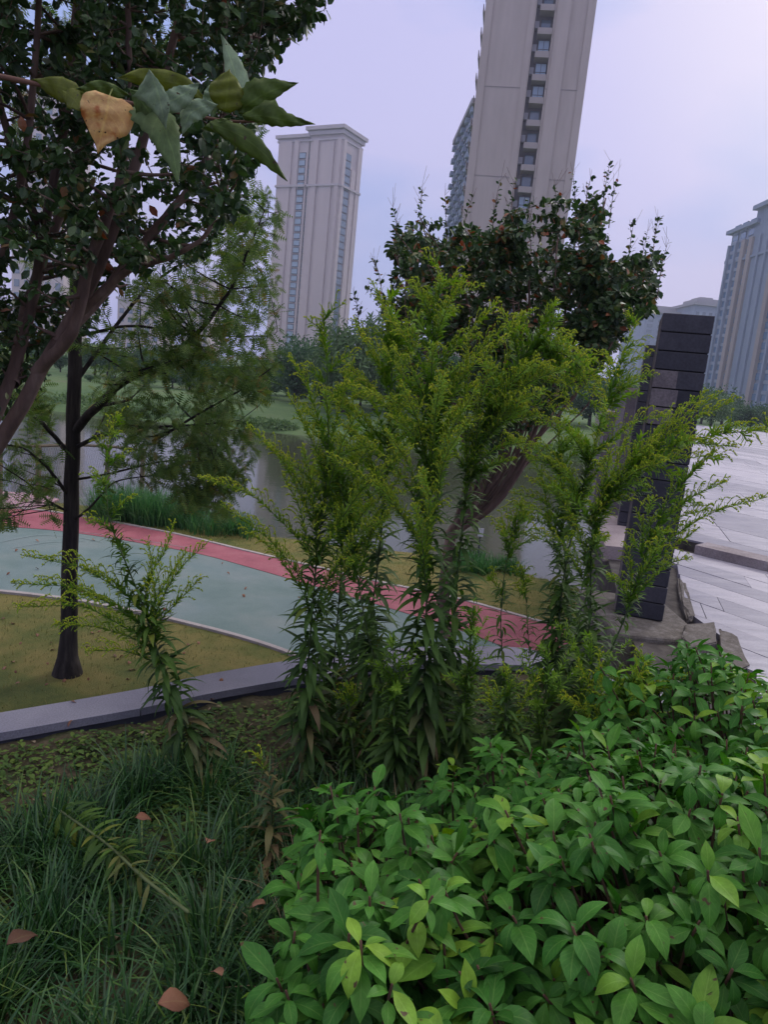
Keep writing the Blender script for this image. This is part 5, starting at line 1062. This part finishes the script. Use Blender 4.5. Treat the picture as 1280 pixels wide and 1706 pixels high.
# ---- overhanging paper mulberry branch, upper left; the sapling is rooted outside the left edge
mr0 = np.array([-1.55, .95, -.02]); YM = 1.0
t = empty('mulberry_sapling', tuple(mr0), label='mulberry sapling twig reaching in at the upper left with one spotted yellow leaf', cat='sapling')
b = MB(); m0 = at(-260, 80, YM); MS = curve([mr0, mr0 + [.05, .02, .7], m0 + [-.25, 0, .05], m0 + [-.2, .02, .5], m0 + [-.15, .05, .9]], 20); b.tube(MS, np.linspace(.014, .005, 20), 8, .4); ms0 = MS[int(np.argmin(np.linalg.norm(MS - (m0 + [-.22, 0, -.02]), axis=1)))]
b.tube(curve([ms0, m0, at(0, 127, YM), at(75, 143, YM), at(140, 157, YM), at(240, 176, YM), at(330, 194, YM), at(400, 206, YM), at(452, 200, YM)], 40), np.linspace(.0062, .0014, 40), 8, .5)
b.build('twig', leaf_mat('twig_hairy', [(.12, .06, .045), (.17, .09, .06)], vein=0, trans=0, rough=.9), t, True)
def cust(mid, wl, wr, mat, name='leaf', lab=None, ser=.0, rows=16, bulge=.18, tilt=0.0):
    """leaf blade given by its midrib (photo x, y, depth) and half widths, cupped in real depth"""
    C = curve([at(x, y, Y) for x, y, Y in mid], rows + 1); v = np.linspace(0, 1, rows + 1)
    WL = np.interp(v, np.linspace(0, 1, len(wl)), wl); WR = np.interp(v, np.linspace(0, 1, len(wr)), wr); sc = mid[0][2] / FPX
    T = np.gradient(C, axis=0); T /= np.linalg.norm(T, axis=1, keepdims=True); vd = C - CAM; vd /= np.linalg.norm(vd, axis=1, keepdims=True); X = np.cross(T, vd); X /= np.linalg.norm(X, axis=1, keepdims=True); Nn = np.cross(X, T)
    X = X * math.cos(tilt) + Nn * math.sin(tilt); Nn = np.cross(X, T)
    V = []; A = []
    for i in range(rows + 1):
        for c in (-1, -.66, -.33, 0, .33, .66, 1):
            wd = (WL[i] if c < 0 else WR[i]) * sc * (1 + (ser * (1 if i % 2 else -1) if abs(c) == 1 else 0)); V.append(C[i] + X[i] * c * wd + Nn[i] * (bulge * wd * c * c + .0018 * math.sin(i * 1.3 + c * 3 + mid[0][0]))); A.append([c, v[i], .5])
    q = [[i * 7 + c, i * 7 + c + 1, (i + 1) * 7 + c + 1, (i + 1) * 7 + c] for i in range(rows) for c in range(6)]
    b = MB(); b.add(V, q, None, A); o = b.build(name, MT[mat], t, True); s_ = o.modifiers.new('s', 'SOLIDIFY'); s_.thickness = .0004
    if lab: o['label'] = lab
    return o
cust([(52, 133, 1.0), (95, 142, .99), (140, 158, .97)], [0, 14, 22, 18, 4], [0, 8, 14, 12, 3], 'mul_olive')
cust([(105, 152, .98), (122, 165, .97), (136, 184, .96)], [0, 14, 16, 10, 0], [0, 14, 16, 10, 0], 'mul_olive')
cust([(128, 148, .96), (165, 143, .95), (215, 158, .97)], [0, 14, 18, 14, 0], [0, 6, 9, 8, 0], 'mul_green')
cust([(195, 130, 1.0), (235, 128, 1.01), (300, 140, 1.02), (345, 168, 1.03)], [0, 12, 14, 10, 0], [0, 12, 16, 14, 0], 'mul_olive')
cust([(181, 160, .92), (178, 188, .915), (168, 222, .92), (163, 256, .925)], [20, 36, 39, 33, 19, 7, 0], [20, 38, 40, 35, 22, 8, 0], 'mul_yellow', lab='yellow spotted leaf hanging from the twig', bulge=-.3)
b = MB(); b.tube([at(188, 146, .97), at(185, 152, .94), at(181, 162, .92)], .0009, 5, .5); b.build('leaf_stalk', MT['mul_olive'], t)
cust([(262, 172, .93), (275, 215, .92), (290, 262, .925), (298, 308, .93)], [40, 46, 30, 24, 16, 8, 0], [4, 20, 24, 18, 12, 5, 0], 'mul_mid', ser=.06, tilt=.3)
cust([(214, 148, .90), (232, 166, .91), (256, 196, .925), (272, 215, .93)], [0, 10, 20, 22, 14], [0, 14, 18, 12, 4], 'mul_mid', ser=.05)
cust([(248, 116, .88), (262, 150, .885), (270, 185, .89), (276, 216, .90)], [0, 20, 40, 24, 13, 6, 0], [0, 6, 10, 15, 12, 5, 0], 'mul_pale', lab='pale silvery leaf with its underside turned to the viewer', ser=.06)
cust([(332, 138, .91), (308, 156, .90), (285, 168, .895), (266, 172, .89)], [0, 7, 14, 14, 8], [0, 10, 16, 18, 10], 'mul_pale', ser=.05)
cust([(362, 174, .93), (332, 178, .92), (312, 192, .915), (304, 224, .92)], [0, 8, 14, 14, 8, 0], [0, 12, 16, 14, 8, 0], 'mul_pale', ser=.05)
cust([(402, 178, .98), (396, 140, .985), (385, 100, .99), (368, 58, 1.0)], [12, 17, 19, 14, 8, 0], [10, 16, 17, 12, 6, 0], 'mul_pale', ser=.04)
cust([(374, 186, .95), (378, 160, .945), (380, 135, .945), (382, 116, .95)], [8, 24, 26, 24, 14, 0], [8, 24, 28, 26, 14, 0], 'mul_olive', bulge=.3)
cust([(396, 186, .96), (425, 165, .955), (455, 150, .96), (497, 138, .97)], [4, 16, 18, 12, 6, 0], [4, 22, 26, 18, 8, 0], 'mul_green', ser=.06)
cust([(405, 196, .95), (435, 192, .94), (470, 200, .94), (525, 207, .95)], [4, 8, 12, 9, 5, 0], [4, 12, 26, 12, 6, 0], 'mul_green', ser=.09)
cust([(350, 205, .94), (395, 222, .93), (435, 250, .93), (479, 302, .94)], [6, 14, 18, 16, 9, 0], [4, 12, 16, 12, 6, 0], 'mul_green', ser=.08)
cust([(340, 178, .97), (352, 160, .965), (362, 135, .97)], [4, 12, 14, 8, 0], [4, 10, 12, 8, 0], 'mul_pale')
cust([(385, 200, .97), (365, 210, .96), (335, 215, .96)], [3, 8, 10, 6, 0], [3, 8, 10, 6, 0], 'mul_green')
for s_ in range(6):   # leaves on the sapling's own stem outside the view
    P = MS[-1 - s_]; b = MB(); b.scatter(BROAD[1], P, rnd_dirs(1)[0] * [1, 1, .2] - UP * .2, UP, .12, .5, wid=1.6); b.build('leaf', MT['mul_green'], t, True)

# ---- far trees
def far_tree_mesh(kind, seed):
    g = np.random.default_rng(seed); b = MB(); k = 26
    C = g.normal(0, 1, (k, 3)); C /= np.linalg.norm(C, axis=1, keepdims=True); C *= g.uniform(.25, .72, k)[:, None]; C = C * [1, 1, .95] + [0, 0, 1.12]; rad = g.uniform(.22, .42, k)
    n = 2600; i = g.integers(0, k, n); d = g.normal(size=(n, 3)); d /= np.linalg.norm(d, axis=1, keepdims=True); P = C[i] + d * (rad[i] * g.uniform(.75, 1.05, n))[:, None]
    leaf_tone = np.clip(.25 + .35 * d[:, 2] * 0 + g.normal(.2, .2, n), 0, 1)  # random tone per leaf, whatever way it faces
    D = d + g.normal(0, .6, (n, 3)) - np.array([0, 0, .5 if kind == 'willow' else .1]); b.scatter(SMALL[0], P, D, d, g.uniform(.07, .13, n) * (1.5 if kind == 'willow' else 1), leaf_tone, wid=.45 if kind == 'willow' else 1.1)
    tk = MB(); tk.tube(curve([[0, 0, 0], [.03, 0, .5], [-.02, .03, 1.0], [.02, 0, 1.6]], 10), np.linspace(.06, .02, 10), 6, .5)
    for j in range(7): tk.tube(curve([[0, 0, .5 + .1 * j], (C[j] + [0, 0, .5 + .1 * j]) / 2, C[j]], 6), np.linspace(.03, .008, 6), 5, .5)
    return b, tk
protos = []
for kd, sd_, mt in (('round', 1, 'far_leaf'), ('round', 2, 'far_leaf'), ('willow', 3, 'far_leaf_light')):
    lb, tb = far_tree_mesh(kd, sd_); protos.append((lb, tb, mt))
meshes = []
def ftree(i, x, y, h, label, rz, group, sx=1.0):
    k = i % 3; nm = ['bank_tree', 'bank_tree', 'willow'][k]
    t = empty(nm, (x, y, float(ground_z(np.array([x]), np.array([y]))[0]) if x < 14 or y > 49 else 0), rz, label=label, cat='tree', group=group); s_ = h / 2.05; t.scale = (s_ * sx, s_ * sx, s_)
    for q_, nm_ in enumerate(('crown', 'trunk')):
        if len(meshes) <= k * 2 + q_:
            while len(meshes) <= k * 2 + q_: meshes.append(None)
        if meshes[k * 2 + q_] is None:
            o = protos[k][q_].build(nm_, MT[protos[k][2]] if q_ == 0 else MT['bark_dark'], None); meshes[k * 2 + q_] = o.data
        else: o = bpy.data.objects.new(nm_, meshes[k * 2 + q_]); COL.objects.link(o)
        o.parent = t; o.location = (0, 0, 0)
kinds = ['rounded dark green tree', 'bushy dark green tree', 'lighter willowy tree']
for i in range(34):
    pxx = -160 + i * 36 + rng.uniform(-12, 12); Y = rng.uniform(50, 64); top = 572 - 14 * math.sin(i * .7) + .03 * pxx - (12 if 420 < pxx < 560 else 0) + rng.uniform(-8, 8)
    a = at(pxx, top, Y); h = a[2] + .95; ftree([0, 1, 0, 2, 1][i % 5], float(a[0]), Y, float(h), kinds[[0, 1, 0, 2, 1][i % 5]] + ' in the row along the far bank of the river', rng.random() * 6, 'trees along the far bank', 1.15)
for i, (pxx, top, Y, k) in enumerate([(585, 515, 44, 2), (640, 505, 46, 2), (500, 560, 47, 0), (545, 560, 48, 1), (250, 575, 50, 0), (330, 590, 52, 1), (180, 560, 54, 0), (60, 560, 50, 1), (-40, 545, 48, 0), (700, 540, 48, 1), (760, 560, 50, 0), (830, 575, 52, 1)]):
    a = at(pxx, top, Y); ftree(k, float(a[0]), Y, float(a[2] + .95), kinds[k] + ' standing forward of the row on the far bank', i * 1.3, 'trees standing forward on the far bank', .9)
for i, (pxx, top, Y, k) in enumerate([(1195, 650, 75, 2), (1215, 640, 95, 0), (1235, 672, 80, 1), (1260, 668, 80, 0), (1285, 672, 82, 1), (1310, 670, 80, 0), (1180, 640, 90, 1), (1340, 670, 84, 1), (1160, 640, 100, 0), (1120, 630, 95, 1), (1080, 620, 90, 0)]):
    a = at(pxx, top, Y); ftree(k, float(a[0]), Y, float(a[2] + .95), kinds[k] + ' beyond the far end of the pale plaza', i * 1.1, 'trees beyond the plaza', 1.25)
for i in range(26):
    pxx = -180 + i * 42 + rng.uniform(-14, 14); Y = rng.uniform(47, 50); a = at(pxx, 612 + .04 * pxx + rng.uniform(-12, 10), Y); ftree([0, 1][i % 2], float(a[0]), Y, float(a[2] + .95), 'low dense young tree at the front of the far bank planting', i * 1.9, 'low trees at the front of the far bank', 1.7)
# bright bushes along the far waterline
MT['bank_bush'] = leaf_mat('bank_bush', [(.07, .13, .05), (.12, .20, .07), (.17, .25, .09)], vein=0, rough=.8)
for i in range(30):
    x = -34 + i * 1.5 + rng.uniform(-.5, .5); y = float(farY(x)) + rng.uniform(.2, 3.5); n = 500; d = rnd_dirs(n); d[:, 2] = np.abs(d[:, 2]); s_ = rng.uniform(.5, 1.1)
    b = MB(); P = np.array([x, y, -1.9]) + d * [s_ * 1.6, s_, s_ * .7] * rng.uniform(.7, 1, (n, 1)); b.scatter(SMALL[0], P, d + rng.normal(0, .5, (n, 3)), d, rng.uniform(.1, .2, n)); tag(b.build('bank_bush', MT['bank_bush']), 'low bright green bush at the foot of the far bank', 'bush', 'bushes along the far waterline')
# ------------------------------------------------------------------ haze
def haze(dens):
    b = MB(); b.box((0, 300, 60), (900, 760, 134)); m = bpy.data.materials.new('haze_air'); m.use_nodes = True; tt = m.node_tree; tt.nodes.clear(); o = tt.nodes.new('ShaderNodeOutputMaterial'); v = tt.nodes.new('ShaderNodeVolumePrincipled'); v.inputs['Color'].default_value = (.80, .86, 1, 1); v.inputs['Density'].default_value = dens; v.inputs['Anisotropy'].default_value = .2
    tt.links.new(v.outputs[0], o.inputs['Volume']); tag(b.build('haze', m), 'thin bluish morning haze in the air', 'haze', kind='stuff')
haze(.0007)
